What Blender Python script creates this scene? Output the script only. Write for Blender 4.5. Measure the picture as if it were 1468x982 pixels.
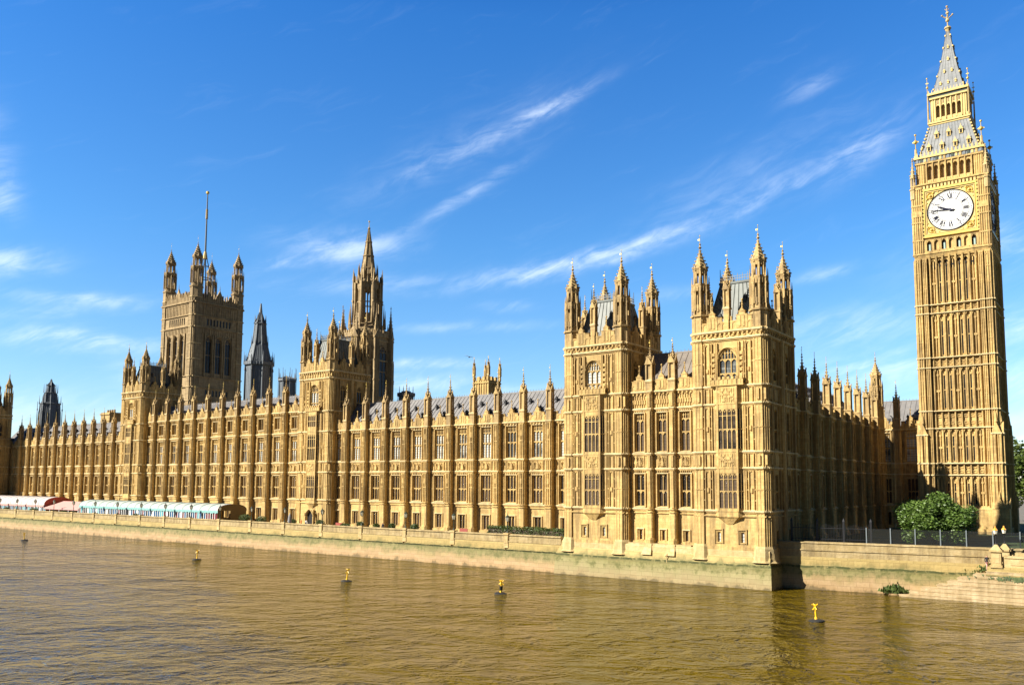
import bpy, bmesh, math, random
from mathutils import Vector, Matrix, Euler
for _o in list(bpy.data.objects): bpy.data.objects.remove(_o, do_unlink=True)
SC = bpy.context.scene; COL = SC.collection
RND = random.Random(7); PI = math.pi
R = math.radians

# ------------------------------------------------------------------ camera, sky, sun, exposure
H = 13.0
YAW, PITCH, ROLL = R(36.58), R(5.19), R(.33)
def _cam():
    fw = Vector((-math.sin(YAW), math.cos(YAW), 0)); rt = Vector((math.cos(YAW), math.sin(YAW), 0)); up = Vector((0, 0, 1))
    f2 = fw*math.cos(PITCH)+up*math.sin(PITCH); u2 = up*math.cos(PITCH)-fw*math.sin(PITCH)
    r2 = rt*math.cos(ROLL)+u2*math.sin(ROLL); u3 = u2*math.cos(ROLL)-rt*math.sin(ROLL)
    cd = bpy.data.cameras.new('camera'); cam = bpy.data.objects.new('camera', cd); COL.objects.link(cam)
    m = Matrix((r2, u3, -f2)).transposed().to_4x4(); m.translation = (0, 0, H); cam.matrix_world = m
    cd.sensor_width = 36; cd.lens = 36*1207.2/1468; cd.shift_y = (584.3-491)/1468
    cd.clip_start = .5; cd.clip_end = 12000
    SC.camera = cam
_cam()
SUN_AZ, SUN_EL = R(37), R(34)          # sun over the river, to the left of the facade's normal
def _sun():
    d = Vector((-math.sin(SUN_AZ)*math.cos(SUN_EL), -math.cos(SUN_AZ)*math.cos(SUN_EL), math.sin(SUN_EL)))
    l = bpy.data.lights.new('sun', 'SUN'); l.energy = 5.0; l.angle = R(.5); l.color = (1, .94, .82)
    o = bpy.data.objects.new('sun', l); COL.objects.link(o); o.rotation_euler = d.to_track_quat('Z', 'Y').to_euler()
_sun()
SC.view_settings.view_transform = 'Standard'; SC.view_settings.look = 'None'
SC.view_settings.gamma = 1; SC.view_settings.exposure = 1.16; SC.view_settings.use_curve_mapping = False
SC.render.engine = 'CYCLES'; SC.render.resolution_x = 1024; SC.render.resolution_y = 684

class NT:                                # short node writing
    def __init__(s, tree): s.t = tree; s.n = tree.nodes; s.l = tree.links
    def new(s, typ, **kw):
        n = s.n.new(typ)
        for k, v in kw.items(): setattr(n, k, v)
        return n
    def link(s, a, b): s.l.new(a, b)
    def _in(s, sock, v):
        if v is None: return
        if hasattr(v, 'links') or isinstance(v, bpy.types.NodeSocket): s.l.new(v, sock)
        else: sock.default_value = v
    def math(s, op, a, b=None, c=None, clamp=False):
        n = s.new('ShaderNodeMath', operation=op); n.use_clamp = clamp
        for i, v in enumerate((a, b, c)): s._in(n.inputs[i], v)
        return n.outputs[0]
    def vmath(s, op, a, b=None, scale=None):
        n = s.new('ShaderNodeVectorMath', operation=op); s._in(n.inputs[0], a)
        if b is not None: s._in(n.inputs[1], b)
        if scale is not None: s._in(n.inputs['Scale'], scale)
        return n.outputs['Value'] if op in ('LENGTH', 'DOT_PRODUCT') else n.outputs[0]
    def mix(s, fac, a, b, blend='MIX'):
        n = s.new('ShaderNodeMix', data_type='RGBA', blend_type=blend)
        s._in(n.inputs[0], fac); s._in(n.inputs[6], a); s._in(n.inputs[7], b)
        return n.outputs[2]
    def ramp(s, fac, stops, interp='LINEAR'):
        n = s.new('ShaderNodeValToRGB'); cr = n.color_ramp; cr.interpolation = interp
        while len(cr.elements) < len(stops): cr.elements.new(.5)
        for e, (p, c) in zip(cr.elements, stops):
            e.position = p; e.color = c if len(c) == 4 else (*c, 1)
        s._in(n.inputs[0], fac); return n.outputs[0]
    def noise(s, vec, scale, detail=4, rough=.55, dist=0, typ=None):
        n = s.new('ShaderNodeTexNoise'); s._in(n.inputs['Vector'], vec)
        n.inputs['Scale'].default_value = scale; n.inputs['Detail'].default_value = detail
        n.inputs['Roughness'].default_value = rough; n.inputs['Distortion'].default_value = dist
        return n.outputs[0]
    def comb(s, x, y, z):
        n = s.new('ShaderNodeCombineXYZ')
        for i, v in enumerate((x, y, z)): s._in(n.inputs[i], v)
        return n.outputs[0]
    def sep(s, v):
        n = s.new('ShaderNodeSeparateXYZ'); s._in(n.inputs[0], v); return n.outputs
    def smooth(s, v, lo, hi):
        n = s.new('ShaderNodeMapRange', interpolation_type='SMOOTHSTEP')
        s._in(n.inputs[0], v); n.inputs[1].default_value = lo; n.inputs[2].default_value = hi
        return n.outputs[0]

# cirrus streaks on the sky dome: (azimuth deg, elevation deg, half length, half width, tilt deg, bend, strength)
CIRRUS = [(-34, 24.75, 3.3, 0.4032, 24, 0, 0.39), (-41, 21.6, 6, 0.616, 24, 0, 0.156), (-40, 22.6, 8, 1.568, 25, 0, 0.0546), (-48, 15.6, 3.7, 0.896, 3, 0.01, 0.429), (-52, 14.4, 2.5, 0.336, 14, 0, 0.2808), (-40.3, 19.1, 4.3, 0.4032, 29, 0, 0.234), (-45, 13.3, 6, 0.56, 3, 0, 0.1716), (-25, 16.8, 11, 0.504, 17, 0.004, 0.2808), (-20, 19.6, 7, 1.792, 18, 0, 0.1092), (-31.5, 15.1, 5, 0.56, 12, 0, 0.3276), (-36.5, 14.2, 3, 0.56, 9, 0, 0.195), (-13, 20.8, 3, 0.896, 30, 0, 0.195), (-67.8, 12.7, 2.2, 0.672, 8, 0, 0.468), (-68.6, 16.3, 0.9, 1.12, 20, 0, 0.351), (-69, 18.8, 1, 2.24, 10, 0, 0.156), (-63.8, 10.9, 3.6, 0.4032, 4, 0.015, 0.39), (-66, 10, 3, 0.336, 10, 0, 0.234), (-64.5, 8.5, 4.2, 0.56, -1, 0, 0.585), (-60.5, 6.5, 1.5, 0.784, -12, 0, 0.312), (-42, 8.1, 2.6, 0.3584, 2, 0, 0.507), (-40.5, 6.6, 5, 0.672, -3, 0, 0.351), (-44, 7, 0.8, 0.896, 50, 0, 0.195), (-37, 12, 1.5, 0.336, 3, 0, 0.195), (-40, 10.6, 5, 0.336, 2, 0, 0.195), (-15.8, 13.5, 1.8, 0.336, 8, 0, 0.312), (-14, 10, 4.5, 1.008, 5, 0, 0.273), (-13, 7.2, 5, 1.12, 3, 0, 0.351), (-8, 14, 4, 1.568, 8, 0, 0.117), (-4.5, 9.5, 3.5, 1.008, 4, 0, 0.351), (-5.5, 14, 2.5, 1.568, 8, 0, 0.195), (-4, 6.5, 4, 1.12, 2, 0, 0.312), (-16.5, 24.9, 1.7, 0.672, 20, 0, 0.156), (-26, 12.6, 2, 0.448, 10, 0, 0.156), (-40, 2.5, 60, 2.3, 0, 0, 0.48)]
SKY_STRENGTH = .072
def _sky():
    w = bpy.data.worlds.new('World'); SC.world = w; w.use_nodes = True; t = NT(w.node_tree)
    for n in list(t.n): t.n.remove(n)
    sky = t.new('ShaderNodeTexSky', sky_type='NISHITA'); sky.sun_disc = False
    sky.sun_elevation = SUN_EL; sky.sun_rotation = SUN_AZ+PI; sky.altitude = 50; sky.air_density = 1.0; sky.dust_density = .25; sky.ozone_density = 3.0
    d = t.new('ShaderNodeTexCoord').outputs['Generated']
    x, y, z = t.sep(d)
    az = t.math('MULTIPLY', t.math('ARCTAN2', x, y), 180/PI)
    el = t.math('MULTIPLY', t.math('ARCSINE', z), 180/PI)
    elc = t.math('MAXIMUM', el, 0.0)
    # the clear part of the sky, deeper blue with height
    tint = t.ramp(t.math('DIVIDE', elc, 40.0), [(0, (1.05, 1.05, 1.02)), (.12, (.80, 1.0, 1.15)), (.4, (.49, .96, 1.30)), (.75, (.27, .84, 1.40)), (.85, (.15, .66, 1.3)), (1, (.08, .34, .7))])
    clear = t.mix(1.0, sky.outputs[0], tint, 'MULTIPLY')
    north = t.math('MULTIPLY', t.math('MULTIPLY_ADD', t.smooth(x, .0, .6), -.60, 1.0), t.math('MULTIPLY_ADD', t.smooth(t.math('MULTIPLY', y, -1.0), -.1, .5), -.62, 1.0))      # sky dimmed outside the view, north, east and overhead, to weaken fill light
    north = t.math('MULTIPLY', north, t.math('MULTIPLY_ADD', t.smooth(el, 33.0, 58.0), -.74, 1.0))
    clear = t.mix(1.0, clear, t.comb(north, north, north), 'MULTIPLY')
    # fibres, drawn out along the wind
    ca, sa = math.cos(R(20)), math.sin(R(20))
    u = t.math('ADD', t.math('MULTIPLY', az, ca), t.math('MULTIPLY', el, sa)); v = t.math('SUBTRACT', t.math('MULTIPLY', el, ca), t.math('MULTIPLY', az, sa))
    warp = t.noise(t.comb(az, el, 0.0), .12, 3)
    v2 = t.math('ADD', v, t.math('MULTIPLY', warp, 3.0))
    fib = t.noise(t.comb(t.math('MULTIPLY', u, .16), t.math('MULTIPLY', v2, .95), 1.7), 1.0, 7, .62, .6)
    puff = t.noise(t.comb(t.math('MULTIPLY', u, .35), t.math('MULTIPLY', v, .8), 5.0), 1.0, 6, .6, .8)
    dens = t.smooth(t.math('ADD', t.math('MULTIPLY', fib, .6), t.math('MULTIPLY', puff, .4)), .36, .68)
    wob = t.math('MULTIPLY', t.math('SUBTRACT', t.noise(t.comb(az, el, 3.0), .35, 4, .6), .5), 2.2)
    tot = None
    for (a0, e0, L, W, tilt, k, s) in CIRRUS:
        c, sn = math.cos(R(tilt)), math.sin(R(tilt))
        uu = t.math('ADD', t.math('MULTIPLY', az, c), t.math('MULTIPLY_ADD', el, sn, -(a0*c+e0*sn)))
        vv = t.math('ADD', t.math('MULTIPLY', el, c), t.math('MULTIPLY_ADD', az, -sn, -(e0*c-a0*sn)))
        vv = t.math('MULTIPLY_ADD', wob, min(W*.9, .6), vv)
        if k: vv = t.math('MULTIPLY_ADD', t.math('MULTIPLY', uu, uu), -k, vv)
        q = t.math('ADD', t.math('POWER', t.math('ABSOLUTE', t.math('DIVIDE', uu, L)), 2.0), t.math('POWER', t.math('ABSOLUTE', t.math('DIVIDE', vv, W)), 2.0))
        g = t.math('MULTIPLY', t.math('EXPONENT', t.math('MULTIPLY', q, -1.0)), s)
        tot = g if tot is None else t.math('ADD', tot, g)
    body = t.math('MULTIPLY', tot, t.math('MULTIPLY_ADD', dens, 1.1, .10))
    wisp = t.math('MULTIPLY', t.smooth(fib, .55, .85), .035)
    fac = t.math('MULTIPLY', t.math('ADD', body, wisp), t.smooth(el, -.5, 3.0), clamp=True)
    cloud = t.new('ShaderNodeRGB'); cloud.outputs[0].default_value = (8.2, 9.0, 9.8, 1)
    colr = t.mix(fac, clear, cloud.outputs[0])
    bg = t.new('ShaderNodeBackground'); bg.inputs[1].default_value = SKY_STRENGTH
    t.link(colr, bg.inputs[0]); out = t.new('ShaderNodeOutputWorld'); t.link(bg.outputs[0], out.inputs[0])
_sky()

# ------------------------------------------------------------------ materials
MATS = {}
def mat_base(name):
    m = bpy.data.materials.new(name); m.use_nodes = True; t = NT(m.node_tree)
    b = t.n['Principled BSDF']; MATS[name] = m; return m, t, b
def bump(t, b, h, strength=.4, dist=.1):
    n = t.new('ShaderNodeBump'); n.inputs['Strength'].default_value = strength; n.inputs['Distance'].default_value = dist
    t.link(h, n.inputs['Height']); t.link(n.outputs[0], b.inputs['Normal'])
def pos(t): return t.new('ShaderNodeNewGeometry').outputs['Position']
def plain(name, col, rough=.6, metal=0, var=.15, scale=1.5):
    m, t, b = mat_base(name)
    n = t.noise(pos(t), scale, 4)
    c = t.mix(n, (*[x*(1-var) for x in col], 1), (*[min(1, x*(1+var)) for x in col], 1))
    t.link(c, b.inputs['Base Color']); b.inputs['Roughness'].default_value = rough; b.inputs['Metallic'].default_value = metal
    return m
def stone(name, c1, c2, dark, grime=.5, bh=.42, bw=1.1):
    m, t, b = mat_base(name); p = pos(t); x, y, z = t.sep(p)
    br = t.new('ShaderNodeTexBrick'); br.inputs['Scale'].default_value = 1; br.inputs['Brick Width'].default_value = bw; br.inputs['Row Height'].default_value = bh
    br.inputs['Mortar Size'].default_value = .018; br.inputs['Mortar Smooth'].default_value = .3; br.inputs['Bias'].default_value = 0
    br.inputs['Color1'].default_value = (*c1, 1); br.inputs['Color2'].default_value = (*c2, 1); br.inputs['Mortar'].default_value = (*[k*.74 for k in c1], 1)
    t.link(t.comb(t.math('ADD', x, y), z, 0.0), br.inputs['Vector'])
    big = t.noise(p, .11, 5, .6)
    strk = t.noise(t.comb(t.math('MULTIPLY', x, 1.5), t.math('MULTIPLY', y, 1.5), t.math('MULTIPLY', z, .16)), 1.0, 6, .68)
    fine = t.noise(p, 2.4, 5, .65)
    g = t.math('MULTIPLY', t.smooth(t.math('ADD', t.math('MULTIPLY', strk, .6), t.math('MULTIPLY', big, .4)), .42, .64), grime)
    c = t.mix(g, br.outputs[0], (*dark, 1))
    c = t.mix(t.smooth(fine, .3, .72), t.mix(1.0, c, (.84, .79, .72, 1), 'MULTIPLY'), c)
    c = t.mix(t.math('MULTIPLY', t.smooth(big, .5, .75), .35), c, (*[min(1, k*1.25) for k in c2], 1))
    t.link(c, b.inputs['Base Color']); b.inputs['Roughness'].default_value = .85; b.inputs['Specular IOR Level'].default_value = .25
    bump(t, b, t.math('ADD', fine, t.noise(p, 7, 3)), .55, .06)
    return m
def make_materials():
    stone('honey limestone', (.65, .465, .19), (.54, .375, .145), (.20, .135, .065), .9)
    stone('weathered limestone', (.56, .40, .18), (.45, .32, .14), (.15, .108, .065), .92)
    stone('sunlit washed limestone', (.70, .57, .33), (.62, .50, .27), (.30, .22, .12), .5)  # paler ledge stone: rain washing, with sunlit tops put into the colour
    stone('old brown limestone', (.46, .345, .19), (.35, .26, .14), (.14, .105, .066), .75, .6, 1.4)
    stone('pale limestone', (.56, .44, .235), (.48, .36, .17), (.26, .19, .075), .5, .5, 1.3)
    stone('parapet stone', (.46, .365, .20), (.36, .275, .13), (.16, .12, .065), .75, .5, 1.6)
    stone('stair stone', (.56, .44, .27), (.46, .34, .19), (.22, .17, .08), .6, .47, 1.6)
    # river wall with tide marks: sand stained foot, weed zone, yellow stone above the tide
    def tidal(nm, stops):
        m, t, b = mat_base(nm); p = pos(t); x, y, z = t.sep(p)
        n1 = t.noise(p, .35, 5, .62); n2 = t.noise(p, 1.3, 6, .68); n3 = t.noise(t.comb(t.math('MULTIPLY', x, 1.2), y, t.math('MULTIPLY', z, .2)), 1.0, 5, .65)
        zz = t.math('ADD', z, t.math('ADD', t.math('MULTIPLY_ADD', n1, 2.2, -1.1), t.math('ADD', t.math('MULTIPLY_ADD', n3, 1.3, -.65), t.math('MULTIPLY_ADD', n2, .9, -.45))))
        c = t.ramp(t.math('DIVIDE', zz, 6.0), stops)
        blk = t.new('ShaderNodeTexBrick'); blk.inputs['Scale'].default_value = 1; blk.inputs['Brick Width'].default_value = 1.7; blk.inputs['Row Height'].default_value = .62; blk.inputs['Mortar Size'].default_value = .02
        blk.inputs['Color1'].default_value = (1, 1, 1, 1); blk.inputs['Color2'].default_value = (.82, .8, .76, 1); blk.inputs['Mortar'].default_value = (.5, .48, .42, 1)
        t.link(t.comb(t.math('ADD', x, y), z, 0.0), blk.inputs['Vector'])
        c = t.mix(.85, c, blk.outputs[0], 'MULTIPLY')
        za = t.math('ADD', z, t.math('MULTIPLY_ADD', n1, .5, -.25))
        line = t.math('MULTIPLY', t.math('MULTIPLY', t.smooth(za, 2.5, 2.82), t.math('SUBTRACT', 1.0, t.smooth(za, 2.92, 3.02))), t.smooth(n2, .33, .52))
        c = t.mix(t.math('MULTIPLY', line, 1.0), c, (.040, .046, .006, 1))
        tuft = t.math('MULTIPLY', t.math('MULTIPLY', t.smooth(zz, 1.5, 2.1), t.math('SUBTRACT', 1.0, t.smooth(zz, 2.5, 3.0))), t.smooth(n2, .46, .66))
        c = t.mix(t.math('MULTIPLY', tuft, .72), c, (.075, .080, .014, 1))
        t.link(c, b.inputs['Base Color']); b.inputs['Roughness'].default_value = .8; bump(t, b, n2, .6, .15)
    tidal('river wall stone', [(0, (.16, .11, .045)), (.05, (.34, .22, .10)), (.15, (.39, .265, .135)), (.24, (.32, .23, .10)), (.33, (.23, .19, .075)), (.44, (.19, .17, .055)), (.50, (.27, .21, .075)), (.60, (.42, .31, .115)), (1, (.42, .33, .145))])
    tidal('weedy wall stone', [(0, (.15, .115, .05)), (.05, (.30, .225, .105)), (.15, (.31, .25, .12)), (.30, (.27, .235, .10)), (.42, (.20, .18, .06)), (.50, (.24, .20, .07)), (.60, (.42, .31, .115)), (1, (.44, .33, .13))])
    # river
    m, t, b = mat_base('river water'); p = pos(t); x, y, z = t.sep(p)
    patch = t.noise(t.comb(t.math('MULTIPLY', x, .035), t.math('MULTIPLY', y, .06), 0.0), 1.0, 4, .6)
    c = t.mix(patch, (.072, .048, .003, 1), (.118, .078, .005, 1))
    b.inputs['Roughness'].default_value = .07
    sky_sheen = t.math('SUBTRACT', t.math('MULTIPLY_ADD', x, -.478, 15.0), y)              # calmer water whose sky reflection is put into a darker colour and gloss
    sky_sheen = t.math('ADD', sky_sheen, t.math('MULTIPLY_ADD', t.noise(t.comb(t.math('MULTIPLY', x, .05), t.math('MULTIPLY', y, .09), 8.0), 1.0, 5, .6), 40.0, -16.0)); sky_sheen = t.smooth(sky_sheen, -3, 9)
    t.link(t.mix(t.math('MULTIPLY', sky_sheen, .75), c, (.028, .026, .014, 1)), b.inputs['Base Color'])
    t.link(t.math('MULTIPLY_ADD', sky_sheen, .80, .17), b.inputs['Specular IOR Level']); b.inputs['IOR'].default_value = 1.33
    al = t.math('MULTIPLY_ADD', x, .8, t.math('MULTIPLY', y, .6)); ac = t.math('MULTIPLY_ADD', y, .8, t.math('MULTIPLY', x, -.6)); v1 = t.comb(t.math('MULTIPLY', al, .7), ac, 0.0)
    w = t.vmath('ADD', v1, t.vmath('SCALE', t.comb(t.noise(p, .25, 2), t.noise(p, .31, 2), 0.0), None, 1.6))
    h = t.math('ADD', t.math('MULTIPLY', t.noise(w, .11, 3, .55, .6), 2.3), t.math('ADD', t.math('MULTIPLY', t.noise(w, .42, 4, .6, .7), 1.8), t.math('ADD', t.math('MULTIPLY', t.noise(w, 1.2, 3, .55, .4), .55), t.math('MULTIPLY', t.noise(w, 3.2, 3, .6), .10))))
    ruf = t.smooth(t.noise(t.comb(t.math('MULTIPLY', x, .016), t.math('MULTIPLY', y, .045), 3.0), 1.0, 3, .5), .35, .65)
    h = t.math('MULTIPLY', h, t.math('MULTIPLY', t.math('MULTIPLY_ADD', ruf, .6, .55), t.math('MULTIPLY_ADD', sky_sheen, -.35, 1.0))); bump(t, b, h, 1.0, .80)
    # roofs
    m, t, b = mat_base('grey lead roof'); p = pos(t); n = t.noise(p, .7, 5, .6); n2 = t.noise(p, 4, 3)
    c = t.ramp(n, [(.3, (.15, .145, .15)), (.6, (.215, .205, .20)), (.8, (.26, .25, .235))]); c = t.mix(t.math('MULTIPLY', n2, .25), c, (.12, .11, .10, 1))
    t.link(c, b.inputs['Base Color']); b.inputs['Roughness'].default_value = .55; b.inputs['Metallic'].default_value = .15
    m, t, b = mat_base('brown lead roof'); p = pos(t); n = t.noise(p, .7, 5, .6)
    c = t.ramp(n, [(.3, (.12, .10, .085)), (.7, (.20, .17, .14))]); t.link(c, b.inputs['Base Color']); b.inputs['Roughness'].default_value = .6
    m, t, b = mat_base('green grey lead'); p = pos(t); n = t.noise(p, .9, 5, .6)
    c = t.ramp(n, [(.3, (.075, .086, .08)), (.7, (.14, .155, .14))]); t.link(c, b.inputs['Base Color']); b.inputs['Roughness'].default_value = .55
    m, t, b = mat_base('cast iron tiles'); p = pos(t); x, y, z = t.sep(p); n = t.noise(p, .8, 5, .6)
    st = t.math('FRACT', t.math('MULTIPLY', z, 1.4)); c = t.ramp(n, [(.3, (.14, .15, .155)), (.7, (.225, .23, .235))])
    c = t.mix(t.math('MULTIPLY', t.smooth(st, .75, 1.0), .5), c, (.15, .145, .14, 1)); t.link(c, b.inputs['Base Color']); b.inputs['Roughness'].default_value = .5
    # glass
    def glass(name, lo, hi, rough, bars=True):
        m, t, b = mat_base(name); p = pos(t); x, y, z = t.sep(p)
        rnd = t.new('ShaderNodeObjectInfo').outputs['Random']
        f = t.smooth(t.math('ADD', t.math('MULTIPLY', rnd, .75), t.math('MULTIPLY', t.noise(p, .75, 3), .7)), .36, .68)
        c = t.mix(f, (*lo, 1), (*hi, 1))
        if bars:
            fz = t.math('FRACT', t.math('MULTIPLY', z, 2.2)); fx = t.math('FRACT', t.math('MULTIPLY', t.math('ADD', x, y), 2.9))
            k = t.math('MAXIMUM', t.math('LESS_THAN', fz, .16), t.math('LESS_THAN', fx, .10))
            c = t.mix(t.math('MULTIPLY', k, .8), c, (.055, .042, .03, 1))
        t.link(c, b.inputs['Base Color']); b.inputs['Roughness'].default_value = rough; b.inputs['Specular IOR Level'].default_value = .3; bump(t, b, t.noise(p, 1.1, 2), .2, .12)
    glass('leaded glass', (.014, .010, .008), (.10, .07, .048), .14)
    glass('blinded glass', (.06, .068, .07), (.50, .52, .49), .2)
    glass('dark glass', (.010, .010, .012), (.04, .045, .055), .10)
    # metals, paint
    m = plain('gold leaf', (.70, .49, .12), .38, .5, .12, 3)
    m = plain('gilded stone', (.50, .365, .13), .5, .2, .25, 1.3)
    plain('black iron', (.018, .018, .02), .5, .3); plain('grey iron', (.135, .15, .165), .55, .35, .25)
    plain('black paint', (.012, .012, .014), .4); plain('dial white', (.84, .83, .78), .35, 0, .04, 2); plain('dial blue black', (.03, .032, .06), .4)
    plain('buoy yellow', (.80, .48, .012), .4, 0, .12, 4); plain('buoy rubber', (.02, .02, .02), .7); plain('buoy red', (.06, .012, .01), .6)
    plain('white canvas', (.46, .415, .40), .7, 0, .08, .8); plain('pink canvas', (.52, .29, .26), .7, 0, .1, .8); plain('red canvas', (.34, .062, .045), .75, 0, .12, .8)
    plain('teal canvas', (.20, .40, .385), .7, 0, .1, 1); plain('pale teal canvas', (.27, .37, .335), .65, 0, .08, .8); plain('olive canvas', (.15, .105, .045), .8, 0, .2, .8)
    plain('white paint', (.78, .77, .74), .45, 0, .06); plain('pane blue', (.035, .10, .20), .12, 0, .5, .6); plain('pane dark', (.02, .018, .02), .15, 0, .4); plain('pane teal', (.10, .33, .38), .2, 0, .3, .6); plain('pane maroon', (.14, .02, .03), .3)
    plain('lamp glass', (.70, .66, .52), .25, 0, .1); plain('amber glass', (.80, .36, .06), .3); plain('dark green paint', (.02, .035, .022), .45)
    plain('steel post', (.30, .34, .36), .4, .6); plain('ground paving', (.16, .14, .11), .9, 0, .25, .3); plain('lawn grass', (.045, .075, .018), .95, 0, .35, .8)
    plain('bark', (.07, .05, .032), .9, 0, .3, 2); plain('dark interior and shade', (.012, .010, .009), .9); plain('grey parasol', (.22, .22, .23), .8)
    plain('dark cloth', (.02, .02, .028), .85); plain('blue cloth', (.05, .09, .2), .85); plain('white cloth', (.7, .7, .7), .85); plain('orange cloth', (.6, .16, .03), .85); plain('pink cloth', (.55, .3, .28), .85); plain('skin', (.5, .27, .18), .6); plain('hair', (.03, .02, .014), .7)
    plain('terracotta', (.30, .10, .05), .8); plain('red bench', (.26, .05, .035), .6)
    def leaf(name, c1, c2, c3):
        m, t, b = mat_base(name); p = pos(t)
        n = t.noise(p, 1.1, 4, .6); n2 = t.new('ShaderNodeTexWhiteNoise', noise_dimensions='3D'); t.link(t.vmath('SNAP', p, (.35, .35, .35)), n2.inputs[0])
        c = t.ramp(n, [(.3, c1), (.5, c2), (.72, c3)]); c = t.mix(t.math('MULTIPLY', n2.outputs[0], .35), c, (*c3, 1))
        t.link(c, b.inputs['Base Color']); b.inputs['Roughness'].default_value = .5
        tr = t.new('ShaderNodeBsdfTranslucent'); t.link(c, tr.inputs[0]); mx = t.new('ShaderNodeMixShader'); mx.inputs[0].default_value = .22
        t.link(b.outputs[0], mx.inputs[1]); t.link(tr.outputs[0], mx.inputs[2]); t.link(mx.outputs[0], t.n['Material Output'].inputs[0])
    leaf('broad leaf', (.042, .085, .012), (.080, .150, .022), (.17, .24, .05))
    leaf('bronze leaf', (.05, .06, .014), (.09, .095, .022), (.15, .135, .04))
    leaf('hedge leaf', (.035, .065, .014), (.065, .10, .022), (.10, .13, .03))
    leaf('plane tree leaf', (.035, .07, .010), (.08, .12, .02), (.14, .18, .035))
    # security mesh: a fine woven panel, partly see-through
    m, t, b = mat_base('woven mesh'); b.inputs['Base Color'].default_value = (.02, .022, .02, 1); b.inputs['Roughness'].default_value = .6
    tr = t.new('ShaderNodeBsdfTransparent'); mx = t.new('ShaderNodeMixShader'); mx.inputs[0].default_value = .22
    t.link(tr.outputs[0], mx.inputs[1]); t.link(b.outputs[0], mx.inputs[2]); t.link(mx.outputs[0], t.n['Material Output'].inputs[0])
make_materials()

# ------------------------------------------------------------------ mesh builder
def J(): return RND.uniform(-.004, .004)
class MB:
    def __init__(s): s.v = []; s.f = []; s.m = []; s.T = None
    def add(s, vs, fs, m=0):
        o = len(s.v)
        if s.T is not None: vs = [tuple(s.T @ Vector(v)) for v in vs]
        s.v += vs; s.f += [tuple(i+o for i in f) for f in fs]; s.m += [m]*len(fs)
    def box(s, x0, x1, y0, y1, z0, z1, m=0):
        x0 += J(); x1 += J(); y0 += J(); y1 += J(); z0 += J(); z1 += J()
        s.add([(x0,y0,z0),(x1,y0,z0),(x1,y1,z0),(x0,y1,z0),(x0,y0,z1),(x1,y0,z1),(x1,y1,z1),(x0,y1,z1)],
              [(3,2,1,0),(4,5,6,7),(0,1,5,4),(1,2,6,5),(2,3,7,6),(3,0,4,7)], m)
    def loft(s, rings, m=0, cap=True):
        n = len(rings[0]); vs = [p for r in rings for p in r]; fs = []
        for k in range(len(rings)-1):
            for i in range(n):
                j = (i+1) % n; fs.append((k*n+i, k*n+j, (k+1)*n+j, (k+1)*n+i))
        if cap: fs.append(tuple(range(n-1, -1, -1))); fs.append(tuple(range((len(rings)-1)*n, len(rings)*n)))
        s.add(vs, fs, m)
    def ng(s, cx, cy, z0, z1, r0, r1=None, n=8, m=0, rot=None):
        r1 = r0 if r1 is None else r1; rot = PI/n if rot is None else rot; z0 += J(); z1 += J(); r0 += J(); r1 = max(.004, r1+J())
        s.loft([[(cx+r*math.cos(rot+2*PI*i/n), cy+r*math.sin(rot+2*PI*i/n), z) for i in range(n)] for r, z in ((r0, z0), (r1, z1))], m)
    def prof(s, cx, cy, pr, n=8, m=0, rot=None):
        rot = PI/n if rot is None else rot
        s.loft([[(cx+(r+J())*math.cos(rot+2*PI*i/n), cy+(r+J())*math.sin(rot+2*PI*i/n), z) for i in range(n)] for r, z in pr], m)
    def pxz(s, pts, y0, y1, m=0):            # polygon in x,z (counter clockwise seen from -y) pushed along y
        y0 += J(); y1 += J()
        s.loft([[(x, y0, z) for x, z in pts], [(x, y1, z) for x, z in pts]], m)
    def pyz(s, pts, x0, x1, m=0):
        x0 += J(); x1 += J()
        s.loft([[(x0, y, z) for y, z in pts], [(x1, y, z) for y, z in pts]], m)
    def pxy(s, pts, z0, z1, m=0, k=1.0):
        z0 += J(); z1 += J()
        s.loft([[(x, y, z0) for x, y in pts], [(x*k, y*k, z1) for x, y in pts]], m)
    def beam(s, p, q, w, m=0, n=4, w2=None):
        p = Vector(p); q = Vector(q); d = (q-p).normalized(); w2 = w if w2 is None else w2
        a = d.orthogonal().normalized() if abs(d.z) < .99 else Vector((1, 0, 0)); b = d.cross(a)
        s.loft([[tuple(c+a*(r*math.cos(PI/n+2*PI*i/n))+b*(r*math.sin(PI/n+2*PI*i/n))) for i in range(n)] for c, r in ((p, w*.7), (q, w2*.7))], m)
    def ball(s, cx, cy, cz, r, m=0, n=8, sz=1.0):
        s.loft([[(cx+r*math.sin(a)*math.cos(2*PI*i/n), cy+r*math.sin(a)*math.sin(2*PI*i/n), cz-r*sz*math.cos(a)) for i in range(n)] for a in (.25, .8, 1.3, 1.84, 2.34, 2.9)], m)
    def at(s, M): s.T = M; return s
    def mesh(s, name, mats):
        me = bpy.data.meshes.new(name); me.from_pydata(s.v, [], s.f)
        for k in mats: me.materials.append(MATS[k])
        me.polygons.foreach_set('material_index', s.m)
        bm = bmesh.new(); bm.from_mesh(me); bmesh.ops.recalc_face_normals(bm, faces=bm.faces); bm.to_mesh(me); bm.free()
        return me
    def obj(s, name, mats, parent=None, loc=(0,0,0), rz=0):
        o = bpy.data.objects.new(name, s.mesh(name, [mats] if isinstance(mats, str) else mats)); COL.objects.link(o)
        o.location = loc; o.rotation_euler = (0, 0, rz)
        if parent: o.parent = parent
        return o
def tag(o, label, cat, group=None):
    o['label'] = label; o['category'] = cat
    if group: o['group'] = group
    return o
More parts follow.
